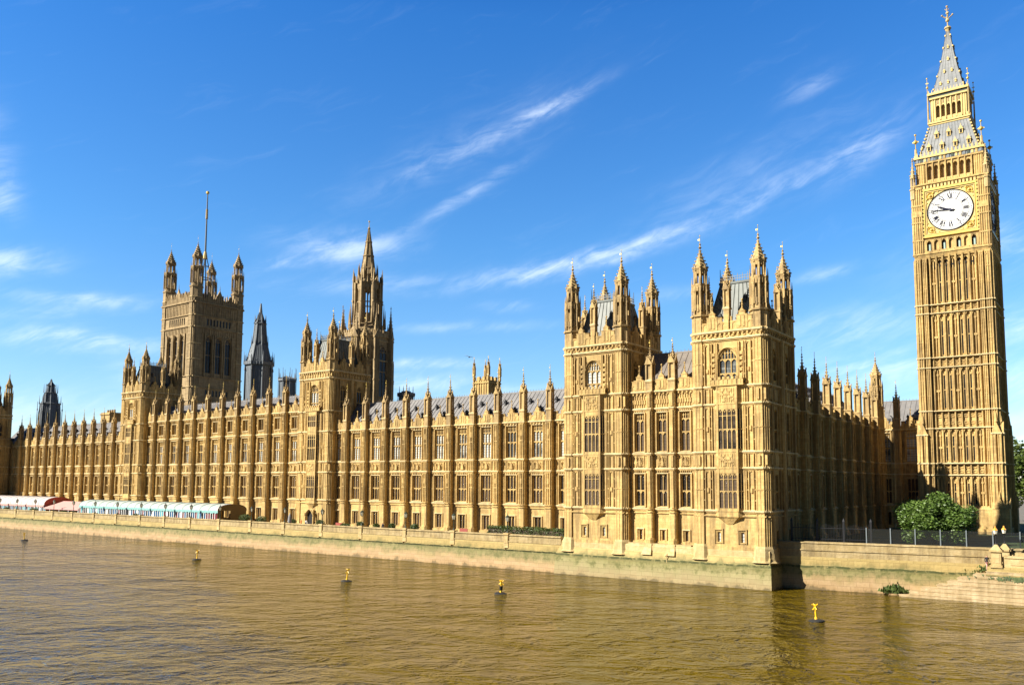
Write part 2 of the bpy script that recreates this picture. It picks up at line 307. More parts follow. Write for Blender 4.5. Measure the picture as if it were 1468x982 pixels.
def thing(name, label, cat, loc=(0,0,0), rz=0, group=None):
    o = bpy.data.objects.new(name, None); COL.objects.link(o); o.location = loc; o.rotation_euler = (0, 0, rz); o.empty_display_size = 1
    return tag(o, label, cat, group)
def kind(o, k): o['kind'] = k; return o
def copy_tree(o, parent=None):
    c = o.copy(); COL.objects.link(c); c.parent = parent
    for ch in o.children: copy_tree(ch, c)
    return c
CACHE = {}
def inst(key, build, parent, loc=(0,0,0), rz=0):        # first call builds the part, later calls copy it
    if key in CACHE: o = copy_tree(CACHE[key])
    else: o = build(); CACHE[key] = o
    o.parent = parent; o.location = loc; o.rotation_euler = (0, 0, rz)
    return o
def rotz(a): return Matrix.Rotation(a, 4, 'Z')
# ------------------------------------------------------------------ gothic pieces
S, WS = 'honey limestone', 'weathered limestone'
def wall_band(mb, x0, x1, z0, z1, op=None, y0=0, y1=.6, m=0):
    if not op: mb.box(x0, x1, y0, y1, z0, z1, m); return
    a, b, c, d = op
    mb.box(x0, a, y0, y1, z0, z1, m); mb.box(b, x1, y0, y1, z0, z1, m)
    if c > z0+.01: mb.box(a-.01, b+.01, y0, y1, z0, c, m)
    if d < z1-.01: mb.box(a-.01, b+.01, y0, y1, d, z1, m)
LEDGE = 'sunlit washed limestone'
def string(mb, x0, x1, z, d=.22, y=0, m=1):
    mb.box(x0, x1, y-d, y+.1, z-.09, z+.07, m); mb.box(x0, x1, y-d*.55, y+.1, z-.26, z-.09, 0); mb.pyz([(y-d*.95, z+.06), (y+.1, z+.06), (y+.1, z+.22)], x0, x1, m)
def head(mb, xa, xb, zt, a, y0, y1, m=0):                # pointed head filling the corners of a light
    xm = (xa+xb)/2
    mb.pxz([(xa, zt), (xa, zt-a), (xa+(xm-xa)*.30, zt-a*.42), (xm, zt)], y0, y1, m); mb.pxz([(xb, zt), (xm, zt), (xb-(xb-xm)*.30, zt-a*.42), (xb, zt-a)], y0, y1, m)
def window(w, h, lights, tiers=2, arch=False, tracery=0.0, glass='leaded glass', mat=S, split=.49):
    f = MB(); D = .42
    f.box(-w/2-.03, -w/2+.09, .03, D, -.02, h+.03); f.box(w/2-.09, w/2+.03, .03, D, -.02, h+.03); f.box(-w/2, w/2, .03, D, h-.08, h+.03)
    f.pyz([(-.10, -.10), (-.10, -.02), (D-.1, .10), (D-.1, -.10)], -w/2-.08, w/2+.08)
    lw = w/lights; zs = h*(1-tracery) if tracery else h
    if arch:
        zs = h-w*.55; n = 9; L = []; 
        for i in range(n+1):
            t = i/n; x = -w/2+w/2*t; z = zs+(h-.05-zs)*math.sin(t*PI/2)**.85; L.append((x, z))
        f.pxz([(-w/2-.02, h+.02)]+L[::1]+[(0, h+.02)], .05, D)
        f.pxz([(w/2+.02, h+.02), (0, h+.02)]+[(-x, z) for x, z in L[::-1]], .05, D)
    for i in range(1, lights): f.box(-w/2+lw*i-.042, -w/2+lw*i+.042, .12, .34, 0, h)
    cuts = [0, h*split, zs] if tiers == 2 else [0, zs]
    if tiers == 2: f.box(-w/2, w/2, .10, .36, h*split-.07, h*split+.07)
    for k in range(1, len(cuts)):
        for i in range(lights): head(f, -w/2+lw*i, -w/2+lw*(i+1), cuts[k]-.05, min(.75*lw, .5), .14, .32)
    if tracery or arch:
        f.box(-w/2, w/2, .13, .33, zs-.05, zs+.04)
        for i in range(lights*2):
            if i % 2: f.box(-w/2+lw*i/2-.035, -w/2+lw*i/2+.035, .14, .32, zs, h)
            head(f, -w/2+lw*i/2, -w/2+lw*(i+1)/2, zs+(h-zs)*.62, lw*.4, .15, .31)
    o = f.obj('window', mat)
    g = MB(); g.box(-w/2-.02, w/2+.02, .29, .335, 0, h); g.obj('glass', glass, o)
    return o
def carving(w, h, mat=S):
    r = random.Random(int(w*100+h*10)); m = MB()
    m.box(-w/2, w/2, -.02, .08, 0, h); m.box(-w/2, -w/2+.10, -.12, .08, 0, h); m.box(w/2-.10, w/2, -.12, .08, 0, h)
    m.box(-w*.13, w*.13, -.22, .05, h*.10, h*.62); m.pxz([(-w*.13, h*.64), (w*.13, h*.64), (0, h*.9)], -.2, .05)     # shield and crown
    for s in (-1, 1):
        m.beam((s*w*.2, -.12, h*.1), (s*w*.33, -.14, h*.6), .16); m.beam((s*w*.33, -.14, h*.55), (s*w*.22, -.18, h*.85), .15); m.beam((s*w*.38, -.1, h*.12), (s*w*.42, -.1, h*.8), .1)
        for k in range(4): m.ball(s*w*r.uniform(.18, .42), -.10, h*r.uniform(.1, .9), r.uniform(.06, .13), n=6)
    return m.obj('carved_panel', mat)
def spirelet(m, cx, cy, z0, z1, r, n=8, crk=5, mm=0):
    m.prof(cx, cy, [(r, z0), (r*.62, z0+(z1-z0)*.30), (r*.34, z0+(z1-z0)*.62), (.05, z1)], n, mm)
    for k in range(crk):
        t = (k+.5)/crk; rr = r*(1-t)**1.05+.06; z = z0+(z1-z0)*t; b = .11*(1-t*.5)*max(1, r)
        for i in range(0, n, 1 if n <= 4 else 2):
            a = PI/n+2*PI*i/n; x, y = cx+rr*math.cos(a), cy+rr*math.sin(a); m.box(x-b, x+b, y-b, y+b, z-b*.8, z+b*.8, mm)
def finial(m, cx, cy, z, s=1.0, mm=0):
    m.ng(cx, cy, z-.1, z+.55*s, .07*s, .05*s, 6, mm); m.ng(cx, cy, z+.1*s, z+.28*s, .09*s, .22*s, 6, mm); m.ng(cx, cy, z+.28*s, z+.42*s, .22*s, .06*s, 6, mm)
    m.ng(cx, cy, z+.52*s, z+.66*s, .06*s, .14*s, 6, mm); m.ng(cx, cy, z+.66*s, z+.85*s, .14*s, .03*s, 6, mm)
def vane(h=1.6, flag=.45):
    m = MB(); m.ng(0, 0, 0, h, .035, .025, 6); m.ball(0, 0, h, .07, n=6); m.box(-flag*.7, -.02, -.012, .012, h*.6, h*.6+flag*.5); m.ball(0, 0, h*.12, .09, n=6)
    return m.obj('weather_vane', 'gold leaf')
def pinnacle(hz, mat=WS, r=.50):                            # panelled shaft, gablets and crocketed spirelet of total height hz
    m = MB(); z1 = hz*.42; z2 = hz*.60; z3 = hz*.87
    m.box(-r, r, -r, r, -.1, z1*.48); string(m, -r-.04, r+.04, z1*.5, .12, -r); m.box(-r-.1, r+.1, -r-.1, r+.1, z1*.47, z1*.53)
    c = r*.62; m.box(-c, c, -c, c, z1*.5, z2)
    for sx in (-1, 1):
        for sy in (-1, 1): m.box(sx*r*.84-.1, sx*r*.84+.1, sy*r*.84-.1, sy*r*.84+.1, z1*.5, z2-.1)
    for k in range(4):
        m.at(rotz(k*PI/2)); m.pxz([(-r-.03, z2-.25), (r+.03, z2-.25), (0, z2+.75)], -r-.08, -r+.14); m.box(-.07, .07, -r-.13, -r+.02, z2+.65, z2+.95); head(m, -r+.15, r-.15, z2-.25, .4, -r+.02, -r+.2)
    m.at(None); m.box(-r-.1, r+.1, -r-.1, r+.1, z2-.3, z2-.16)
    spirelet(m, 0, 0, z2-.1, z3, r*.92, 4, 5); finial(m, 0, 0, z3-.05, .8)
    o = m.obj('pinnacle', [mat, LEDGE]); v = vane(hz*.13, .26); v.parent = o; v.location = (0, 0, z3+.45)
    return o
def chamfer(w, d, c): return [(-w/2, .25), (-w/2, -d+c), (-w/2+c, -d), (w/2-c, -d), (w/2, -d+c), (w/2, .25)]
def buttress(zb, sills, ztop, pin, mat=S, w=1.38, d=.85):
    m = MB(); zs = sills[0]
    m.pxy(chamfer(w+.5, d+.55, .35), zb, zb+.9); m.pxy(chamfer(w+.34, d+.40, .33), zb+.9, zb+1.15, k=.96)
    m.pxy(chamfer(w+.16, d+.22, .14), zb+1.1, zs-.45); m.pxy(chamfer(w+.36, d+.36, .32), zs-.5, zs-.36); m.pxy(chamfer(w+.34, d+.34, .32), zs-.08, zs+.08)
    m.pxy(chamfer(w+.1, d+.14, .14), zs-.4, zs)
    m.pxy(chamfer(w, d, .13), zs, ztop)
    for z in sills[1:]+[ztop]: m.pxy(chamfer(w+.26, d+.2, .16), z-.09, z+.08, 1); m.pxy(chamfer(w+.12, d+.1, .16), z-.26, z-.09)
    zz = sills+[ztop]
    for a, b in zip(zz[:-1], zz[1:]):                       # sunk panels between thin ribs
        for x in (-w/2+.30, 0, w/2-.30): m.box(x-.06, x+.06, -d-.14, -d+.05, a+.2, b-.3)
        if b-a > 3.5: m.box(-w/2+.3, w/2-.3, -d-.12, -d+.05, (a+b)/2-.07, (a+b)/2+.07); head(m, -w/2+.36, -.05, b-.3, .45, -d-.12, -d+.05); head(m, .05, w/2-.36, b-.3, .45, -d-.12, -d+.05); m.box(-.14, .14, -d-.16, -d+.05, a+(b-a)*.62, a+(b-a)*.78)
        for s in (-1, 1): m.box(s*w/2-.06, s*w/2+.06, -d*.55-.06, -d*.55+.06, a+.2, b-.3)
    o = m.obj('buttress', [mat, LEDGE])
    p = pinnacle(pin); p.parent = o; p.location = (0, -d+.52, ztop+.1)
    return o
def parapet_bay(m, x0, x1, z, gable=True, y=0, hh=1.35, fin=True):
    m.box(x0, x1, y-.16, y+.2, z, z+hh*.62)
    n = max(2, int((x1-x0)/.62)); s = (x1-x0)/n
    for i in range(n):
        xa = x0+s*i; m.box(xa+.02, xa+.09, y-.23, y, z+.1, z+hh*.62)
        if i % 2 == 0: m.box(xa+.03, xa+s-.03, y-.17, y+.19, z+hh*.6, z+hh); m.box(xa-.01, xa+s+.01, y-.22, y+.23, z+hh-.03, z+hh+.07)
        else: m.box(xa-.02, xa+s+.02, y-.21, y+.22, z+hh*.62, z+hh*.69)
        head(m, xa+.1, xa+s, z+hh*.58, .25, y-.21, y-.1)
    if gable:
        xm = (x0+x1)/2
        m.box(xm-.72, xm+.72, y-.24, y+.2, z+.1, z+hh+.12); m.box(xm-.78, xm+.78, y-.28, y+.22, z+hh+.1, z+hh+.2); m.box(xm-.42, xm+.42, y-.22, y+.18, z+hh+.15, z+hh+.62); m.box(xm-.47, xm+.47, y-.26, y+.2, z+hh+.6, z+hh+.69)
        m.pxz([(xm-.36, z+hh+.66), (xm+.36, z+hh+.66), (xm, z+hh+1.15)], y-.2, y+.15)
        m.box(xm-.42, xm-.12, y-.32, y-.1, z+.3, z+hh); m.box(xm+.12, xm+.42, y-.32, y-.1, z+.3, z+hh)
        if fin: m.ng(xm, y, z+hh+1.1, z+hh+2.15, .09, .05, 6); m.ball(xm, y, z+hh+2.2, .15, n=6); m.ng(xm, y, z+hh+1.5, z+hh+1.62, .16, .1, 6)
def cornice(m, x0, x1, z, y=0):
    m.box(x0, x1, y-.34, y+.1, z-.06, z+.14, 1); m.box(x0, x1, y-.24, y+.1, z+.14, z+.24); m.box(x0, x1, y-.2, y+.1, z-.2, z-.06)
    x = x0+.25
    while x < x1-.1: m.box(x-.11, x+.11, y-.28, y, z-.42, z-.17); x += .62
def ribs(m, xs, z0, z1, y=0, w=.075, d=.085):
    d *= 1.9; w *= 1.1
    for x in xs: m.box(x-w/2, x+w/2, y-d, y+.05, z0, z1)
def roof_vent():
    m = MB(); m.box(-.16, .16, -.16, .16, -.2, .55); m.pxz([(-.3, .5), (.3, .5), (0, .95)], -.26, .3); m.box(-.03, .03, -.03, .03, .9, 1.15)
    return m.obj('roof_vent', 'black iron')
def dormer():
    m = MB(); m.box(-.42, .42, -.35, 1.1, -.3, .9); m.pxz([(-.55, .85), (.55, .85), (0, 1.5)], -.45, 1.3); m.box(-.24, .24, -.38, -.3, .1, .72, 1)
    return m.obj('roof_dormer', ['grey lead roof', 'black iron'])

def wing(name, label, loc, rz, nb, bw, levels, group, skip=(), skipwin=(), base=4.2, depth=13, pin=8.9, upper=False, winw=2.1, doors=(), roofmat='grey lead roof', ridge=5.9, gl=('leaded glass', 'blinded glass', 'leaded glass'), mat=S, vents=True, rise=5.6, roof=(None, None), lights=3, basew=1.45, baseh=2.55, bwid=1.3, bdep=.92):
    t = thing(name, label, 'palace wing', loc, rz, group)
    L = levels; wl = MB(); X1 = nb*bw; top = L['top']
    sto = [(base, L['sill'], (basew, base+.75, base+.75+baseh))] + [(L['sill'], L['s3'], (winw, L['sill']+.32, L['s3']-.75)), (L['s3'], L['s2'], None), (L['s2'], L['c'], (winw, L['s2']+.28, L['c']-.62))]
    if upper: sto.append((L['c'], top, (1.9, L['c']+1.0, top-1.05)))
    elif top > L['c']+.3: sto.append((L['c'], top, None))
    wk = (name, round(winw, 2), base)
    for i in range(nb):
        x0, x1 = i*bw, (i+1)*bw; xc = (x0+x1)/2
        for k, (z0, z1, op) in enumerate(sto):
            o = None
            if op:
                w, a, b = op
                if k == 0 and i in doors: w, a, b = 1.7, base+.02, base+3.4
                o = (xc-w/2, xc+w/2, a, b)
            wall_band(wl, x0, x1, z0, z1, o)
            if op:
                hw = w/2
                if k == 0:
                    wl.box(xc-hw-.28, xc+hw+.28, -.16, .05, b+.02, b+.17, 1); wl.box(xc-hw-.28, xc-hw-.14, -.14, .05, a+.1, b+.05); wl.box(xc+hw+.14, xc+hw+.28, -.14, .05, a+.1, b+.05)
                    wl.box(x0, x1, -.18, .05, base, base+.62); 
                else:
                    hi = z1-.32
                    wl.box(xc-hw-.22, xc+hw+.22, -.14, .05, b+.05, b+.19, 1); ribs(wl, [xc-hw-.16, xc+hw+.16], a-.1, b+.1, 0, .13, .12)
                    wl.box(xc-hw-.2, xc+hw+.2, -.2, .05, a-.16, a-.03, 1)
                    xs = [xc+s*q for s in (-1, 1) for q in (hw+.50, hw+.86)]; ribs(wl, xs, z0+.2, hi)
                    for s in (-1, 1):
                        xa, xb = sorted((xc+s*(hw+.50), xc+s*(hw+.86))); head(wl, xa, xb, hi, .4, -.15, .03); wl.box(xa, xb, -.15, .03, hi-.02, z1-.2); head(wl, xa, xb, (a+b)/2-.05, .3, -.13, .03); head(wl, xa, xb, (a+b*3)/4, .3, -.12, .03); wl.box(xa, xb, -.12, .03, (a+b*3)/4, (a+b*3)/4+.08)
                        wl.box(xa, xb, -.14, .03, (a+b)/2-.05, (a+b)/2+.05); wl.box((xa+xb)/2-.1, (xa+xb)/2+.1, -.15, .03, (a+b)/2-.35, (a+b)/2-.1)
                    n = 5                                      # small blind panels above the window head
                    for q in range(n+1): wl.box(xc-hw+2*hw*q/n-.04, xc-hw+2*hw*q/n+.04, -.17, .03, b+.18, z1-.25)
                    if k == 4:
                        for q in range(5): wl.box(xc-.95+.475*q-.04, xc-.95+.475*q+.04, -.09, .03, z0+.25, a-.15)
        ribs(wl, [xc+s*q for s in (-1, 1) for q in (1.2, 1.75)], L['s3']+.15, L['s2']-.25, 0, .09, .09)
        string(wl, x0, x1, L['sill']); wl.box(x0, x1, -.16, .05, L['sill']-.62, L['sill']-.5); string(wl, x0, x1, L['s3'], .18); string(wl, x0, x1, L['s2'], .2)
        if top > L['c']+.3: string(wl, x0, x1, L['c'], .24)
        if top > L['c']+.3 and not upper:
            for q in range(7): x = xc-hw-.4+(2*hw+.8)*q/6; wl.box(x-.05, x+.05, -.12, .05, L['c']+.25, top-.35)
            for q in range(6): x = xc-hw-.4+(2*hw+.8)*q/6; head(wl, x+.05, x+(2*hw+.8)/6-.05, top-.4, .3, -.1, .03); wl.box(x+.08, x+.2, -.16, .03, L['c']+.7, L['c']+1.3)
        cornice(wl, x0, x1, top)
    wl.box(0, X1, depth-.6, depth, base, top); wl.box(-.02, .6, .3, depth-.3, base, top); wl.box(X1-.6, X1+.02, .3, depth-.3, base, top)
    wl.obj('wall', [mat, LEDGE], t)
    pp = MB()
    for i in range(nb): parapet_bay(pp, i*bw+.62, (i+1)*bw-.62, top+.2)
    pp.box(0, X1, depth-.3, depth, top, top+1.4); pp.box(0, X1, -.1, .15, top+.15, top+.6); pp.box(0, .3, 0, depth, top+.15, top+.6)
    pp.obj('parapet', mat, t)
    for i in range(nb):
        xc = (i+.5)*bw
        if i in skipwin: continue
        for k, (z0, z1, op) in enumerate(sto):
            if not op: continue
            w, a, b = op
            if k == 0:
                if i in doors: inst((name, 'door'), lambda: arch_door(1.7, 3.38), t, (xc, 0, base+.02))
                else: inst(('bw', mat, basew), lambda: window(basew, baseh, 2 if basew > 1 else 1, 1, glass='leaded glass', mat=mat), t, (xc, 0, a))
            else:
                g = gl[k-1 if k == 1 else (1 if k == 3 else 2)]
                inst((wk, k, g, mat), lambda: window(w, b-a, lights, 2 if k < 4 else 1, tracery=.17 if k == 3 else 0, glass=g, mat=mat), t, (xc, 0, a))
        inst(('cv', winw, round(L['s2']-L['s3'], 2), mat), lambda: carving(winw, L['s2']-L['s3']-.5, mat), t, (xc, 0, L['s3']+.2))
    sills = [L['sill'], L['s3'], L['s2']]+([L['c']] if top > L['c']+.3 else [])
    for i in range(nb+1):
        if i in skip: continue
        inst(('but', base, top, pin, mat, bwid), lambda: buttress(base, sills, top, pin, mat, bwid, bdep), t, (i*bw, 0, 0))
    # roof
    ra, rb = roof[0] or 0, roof[1] or X1
    rz0 = top+.35; rf = MB(); rf.pyz([(.9, rz0), (ridge, rz0+rise), (depth-.4, rz0), (depth-.4, rz0-.5), (.9, rz0-.5)], ra, rb)
    rf.box(ra, rb, ridge-.12, ridge+.12, rz0+rise-.1, rz0+rise+.14)
    x = ra+.5
    while x < rb:
        rf.beam((x, .9, rz0+.03), (x, ridge, rz0+rise+.03), .08); rf.beam((x, depth-.4, rz0+.03), (x, ridge, rz0+rise+.03), .08); x += .92
    x = ra+.3
    while x < rb: rf.box(x-.03, x+.03, ridge-.03, ridge+.03, rz0+rise, rz0+rise+.45); x += .6
    ro = rf.obj('roof', roofmat, t)
    if vents:
        for i in range(nb):
            xc = (i+.5)*bw
            for dx, q in ((-bw*.2, .30), (bw*.24, .58)): inst(('rv',), roof_vent, ro, (xc+dx, .9+(ridge-.9)*q, rz0+rise*q))
            inst(('dm',), dormer, ro, (xc+bw*.12, .9+(ridge-.9)*.2, rz0+rise*.2))
    return t
def arch_door(w, h):
    m = MB(); n = 10; zs = h-w*.6; L = [(-w/2+w/2*i/n, zs+(h-zs)*math.sin(i/n*PI/2)**.85) for i in range(n+1)]
    m.pxz([(-w/2-.02, h+.02)]+L+[(0, h+.02)], -.02, .4); m.pxz([(w/2+.02, h+.02), (0, h+.02)]+[(-x, z) for x, z in L[::-1]], -.02, .4)
    for (x, z), (x2, z2) in zip(L[:-1], L[1:]):
        for s in (-1, 1): m.beam((s*x*1.12, -.1, z*1.03), (s*x2*1.12, -.1, z2*1.03), .2)
    for s in (-1, 1): m.box(s*w*.56-.1, s*w*.56+.1, -.2, .1, 0, zs)
    o = m.obj('doorway', S); g = MB(); g.box(-w/2, w/2, .36, .40, 0, h); g.obj('door', 'dark interior and shade', o); return o

def turret(zb, zc, zt, r=1.18, mat=S, levels=(), up=WS, pale_foot=None):      # octagonal corner turret: shaft, two open stages, crocketed spire, vane
    m = MB(); m.ng(0, 0, zb, zc, r)
    for i in range(8):
        a = PI/8+PI/4*i; m.box((r-.02)*math.cos(a)-.07, (r-.02)*math.cos(a)+.07, (r-.02)*math.sin(a)-.07, (r-.02)*math.sin(a)+.07, zb, zc)
        a2 = PI/4*i; q = r*math.cos(PI/8)
        m.box(q*math.cos(a2)-.05, q*math.cos(a2)+.05, q*math.sin(a2)-.05, q*math.sin(a2)+.05, zb+1, zc)
    for z in levels: m.ng(0, 0, z-.1, z+.1, r+.24, m=1); m.ng(0, 0, z-.3, z-.1, r+.06, r+.2)
    for a, b in zip(levels[:-1], levels[1:]):
        if b-a > 4: m.ng(0, 0, (a+b)/2-.06, (a+b)/2+.06, r+.09)
        if b-a < 2.6:
            for i in range(8): a2 = PI/4*i; m.box(r*.95*math.cos(a2)-.16, r*.95*math.cos(a2)+.16, r*.95*math.sin(a2)-.16, r*.95*math.sin(a2)+.16, a+.4, b-.5)
    o = m.obj('turret', [mat, LEDGE]); u = MB(); h = zt-zc; k = h/13.6
    z = lambda q: zc+q*k
    u.ng(0, 0, zc-.05, z(2.2), r*.97); u.ng(0, 0, z(2.2), z(2.45), r+.2); u.ng(0, 0, z(2.4), z(3.2), r*.9, r*.84)
    for i in range(8):
        a = PI/8+PI/4*i; c, s = math.cos(a), math.sin(a)
        u.beam((r*.95*c, r*.95*s, zc), (r*.95*c, r*.95*s, z(2.2)), .14)
        u.beam((r*.86*c, r*.86*s, z(3.1)), (r*.86*c, r*.86*s, z(6.5)), .32, n=4); u.beam((r*.98*c, r*.98*s, z(2.4)), (r*.98*c, r*.98*s, z(5.7)), .13)
        u.ng(r*.98*c, r*.98*s, z(5.7), z(6.6), .14, .02, 4)
        u.beam((r*.64*c, r*.64*s, z(6.5)), (r*.64*c, r*.64*s, z(8.9)), .27); u.ng(r*.95*c, r*.95*s, z(6.6), z(7.9), .13, .02, 4); u.ng(r*.78*c, r*.78*s, z(8.7), z(9.7), .12, .02, 4)
        a2 = PI/4*i; c2, s2 = math.cos(a2), math.sin(a2)
        u.box(r*.8*c2-.12, r*.8*c2+.12, r*.8*s2-.12, r*.8*s2+.12, z(2.9), z(3.9)); u.box(r*.8*c2-.13, r*.8*c2+.13, r*.8*s2-.13, r*.8*s2+.13, z(5.8), z(6.5)); u.box(r*.6*c2-.12, r*.6*c2+.12, r*.6*s2-.12, r*.6*s2+.12, z(8.3), z(8.9))
    u.ng(0, 0, z(3.1), z(6.5), r*.42); u.ng(0, 0, z(6.5), z(8.9), r*.22)
    u.ng(0, 0, z(6.25), z(6.6), r*.92, r*1.04); u.ng(0, 0, z(6.6), z(6.85), r*.95); u.ng(0, 0, z(8.75), z(9.05), r*.76, r*.84)
    spirelet(u, 0, 0, z(9.0), z(11.9), r*.86, 8, 6); finial(u, 0, 0, z(11.8), 1.1)
    uo = u.obj('turret_lantern', up, o); 
    v = vane(1.7*k, .42); v.parent = o; v.location = (0, 0, z(12.1))
    return o

def tower_block(t, hx, hy, L, base, deep_base, mat=S, oriel_floors=2, full_base=False):
    """a square tower of the river front, centred on its Empty: walls, strings, oriel, windows, parapet, steep roof, four turrets"""
    wl = MB(); st = [L['sill'], L['s3'], L['s2'], L['c'], L['c2'], L['k1'], L['k2']]
    faces = [(0, hx, hy), (PI/2, hy, hx), (PI, hx, hy), (-PI/2, hy, hx)]
    tw = L['k1']-L['c2']; az0, az1 = L['c2']+.75, L['k1']-1.35
    for fi, (a, half, off) in enumerate(faces):
        M = rotz(a) @ Matrix.Translation((0, -off, 0)); wl.at(M); X = half-.2
        front = fi in (0, 2)
        # storeys
        def row(z0, z1, ops):
            xs = -X
            for (xc, w, za, zb) in ops:
                e = xc+w/2+ (0.01 if True else 0)
                wall_band(wl, xs, e+.3, z0, z1, (xc-w/2, xc+w/2, za, zb)); xs = e+.3
            wl.box(xs, X, 0, .6, z0, z1)
        bz = base+1.0
        if front:
            row(base, L['sill'], [(-1.6, .62, bz, bz+1.45), (1.6, .62, bz, bz+1.45)])
            row(L['sill'], L['s3'], []); row(L['s3'], L['s2'], []); row(L['s2'], L['c'], []); row(L['c'], L['c2'], [])
            row(L['c2'], L['k1'], [(0, 2.5, az0, az1)])
        else:
            q = half*.42
            row(base, L['sill'], [(-q, .9, bz, bz+1.7), (q, .9, bz, bz+1.7)])
            row(L['sill'], L['s3'], [(s*q, 1.5, L['sill']+.35, L['s3']-.75) for s in (-1, 1)]); row(L['s3'], L['s2'], [])
            row(L['s2'], L['c'], [(s*q, 1.5, L['s2']+.35, L['c']-.75) for s in (-1, 1)]); row(L['c'], L['c2'], [])
            row(L['c2'], L['k1'], [(s*q, 1.6, az0, az1) for s in (-1, 1)])
        row(L['k1'], L['k2'], [])
        for z in st[:5]: string(wl, -X, X, z, .24)
        wl.box(-X, X, -.2, .05, L['sill']-.72, L['sill']-.56); string(wl, -X, X, L['k1'], .26); cornice(wl, -X, X, L['k2']); wl.box(-X, X, -.14, .05, base-.1, base+.5)
        x = -X+.8
        while x < X-.6: wl.box(x-.18, x+.18, -.14, .05, L['k1']+.3, L['k2']-.45); x += .8
        if front:
            for s in (-1, 1):
                wl.box(s*1.6-.62, s*1.6+.62, -.16, .05, bz+1.62, bz+1.8); wl.box(s*1.6-.62, s*1.6-.48, -.15, .05, bz-.1, bz+1.65); wl.box(s*1.6+.48, s*1.6+.62, -.15, .05, bz-.1, bz+1.65)
                wl.box(s*1.6-.50, s*1.6-.33, -.04, .05, bz-.1, bz+1.65); wl.box(s*1.6+.33, s*1.6+.50, -.04, .05, bz-.1, bz+1.65)
                for za, zb in ((L['sill'], L['s3']), (L['s2'], L['c'])):                        # blind tracery beside the oriel
                    ribs(wl, [s*q for q in (2.3, 2.62, 3.3, 3.62)], za+.25, zb-.35, 0, .1, .1); head(wl, *sorted((s*2.62, s*3.3)), zb-.4, .6, -.09, .03)
                    wl.box(min(s*2.62, s*3.3), max(s*2.62, s*3.3), -.08, .03, zb-.42, zb-.3); wl.box(s*2.96-.13, s*2.96+.13, -.2, .03, (za+zb)/2-.4, (za+zb)/2+.2)
                for za, zb in ((L['sill'], L['s3']), (L['s2'], L['c']), (L['c2'], L['k1'])):
                    for q in range(1, 4):
                        zq = za+(zb-za)*q/4
                        for qa, qb in ((2.3, 2.62), (3.3, 3.62)): xa, xb = sorted((s*qa, s*qb)); wl.box(xa, xb, -.15, .03, zq-.05, zq+.05); head(wl, xa, xb, zq-.04, .35, -.14, .03)
                ribs(wl, [s*q for q in (2.3, 2.62, 3.3, 3.62)], L['s3']+.2, L['s2']-.3, 0, .1, .1); ribs(wl, [s*q for q in (2.3, 2.62, 3.3, 3.62)], L['c']+.2, L['c2']-.3, 0, .1, .1)
                za, zb = L['c2'], L['k1']                                                      # niches with statues and blind panels, top floor
                ribs(wl, [s*q for q in (1.42, 1.62, 2.2, 2.5, 3.2, 3.55)], za+.3, zb-.5, 0, .1, .12); head(wl, *sorted((s*2.5, s*3.2)), zb-.6, .9, -.1, .03)
                for q in range(5): zz = za+1.2+q*.72; wl.box(s*1.9-.16, s*1.9+.16, -.24, .03, zz, zz+.42)
                wl.box(s*2.85-.12, s*2.85+.12, -.18, .03, za+1.9, za+2.4)
            n = 14                                                                            # hood over the arched window
            for i in range(n):
                a0, a1 = PI*i/n, PI*(i+1)/n; wl.beam((-1.36*math.cos(a0), -.08, az1-1.35+1.5*math.sin(a0)), (-1.36*math.cos(a1), -.08, az1-1.35+1.5*math.sin(a1)), .16)
            wl.box(-2.35, 2.35, -.75, .05, L['c2']+.02, L['c2']+.2)                            # balcony
            wl.box(-2.3, 2.3, -.72, -.55, L['c2']+.1, L['c2']+.85)
            for i in range(8): x = -2.3+i*.6; wl.box(x, x+.34, -.76, -.52, L['c2']+.8, L['c2']+1.2); wl.box(x+.05, x+.12, -.78, -.5, L['c2']+.2, L['c2']+.85)
        else:
            q = half*.42
            wl.pxy(chamfer(.9, .45, .2), base, L['k1']); ribs(wl, [-half*.76, half*.76], L['sill']+.2, L['k1']-.3, 0, .22, .2)
            for s in (-1, 1):
                for w in (1.05, 1.4): ribs(wl, [s*q-w, s*q+w], L['sill']+.2, L['k1']-.3, 0, .09, .1)
                for za, zb in ((L['s3'], L['s2']), (L['c'], L['c2'])): wl.box(s*q-.7, s*q+.7, -.16, .05, za+.4, zb-.5)
    wl.at(None); wl.box(-hx+.4, hx-.4, -hy+.4, hy-.4, L['k2']-.3, L['k2']+.2)
    wl.obj('wall', [mat, LEDGE], t)
    # oriels on the river side
    o = MB(); o.at(Matrix.Translation((0, -hy, 0)) @ Matrix.Diagonal((1, .68, 1, 1))); plan = [(-2.0, .1), (-1.32, -.85), (1.32, -.85), (2.0, .1)]
    o.loft([[(x*.25, y*.1, L['sill']-1.75) for x, y in plan], [(x*.8, min(y*.72, .1), L['sill']-1.0) for x, y in plan], [(x*1.04, y*1.04, L['sill']-.75) for x, y in plan]])
    def blk(z0, z1, k=1.0): o.pxy([(x*k, y*k) for x, y in plan], z0, z1)
    fl = [(L['sill'], L['s3']), (L['s2'], L['c'])]+([(L['c'], L['c2'])] if oriel_floors == 3 else [])
    blk(L['sill']-.8, L['sill']+.35); blk(L['sill']-.1, L['sill']+.1, 1.07); blk(L['s3']-.7, L['s2']+.35); blk(L['s3']-.08, L['s3']+.1, 1.07); blk(L['s2']-.08, L['s2']+.1, 1.07)
    if oriel_floors == 3: blk(L['c']-.7, L['c']+.95); blk(L['c2']-.85, L['c2']+.25)
    else: blk(L['c']-.75, L['c2']+.25)
    blk(L['c']-.08, L['c']+.12, 1.08); blk(L['c2']-.08, L['c2']+.1, 1.08)
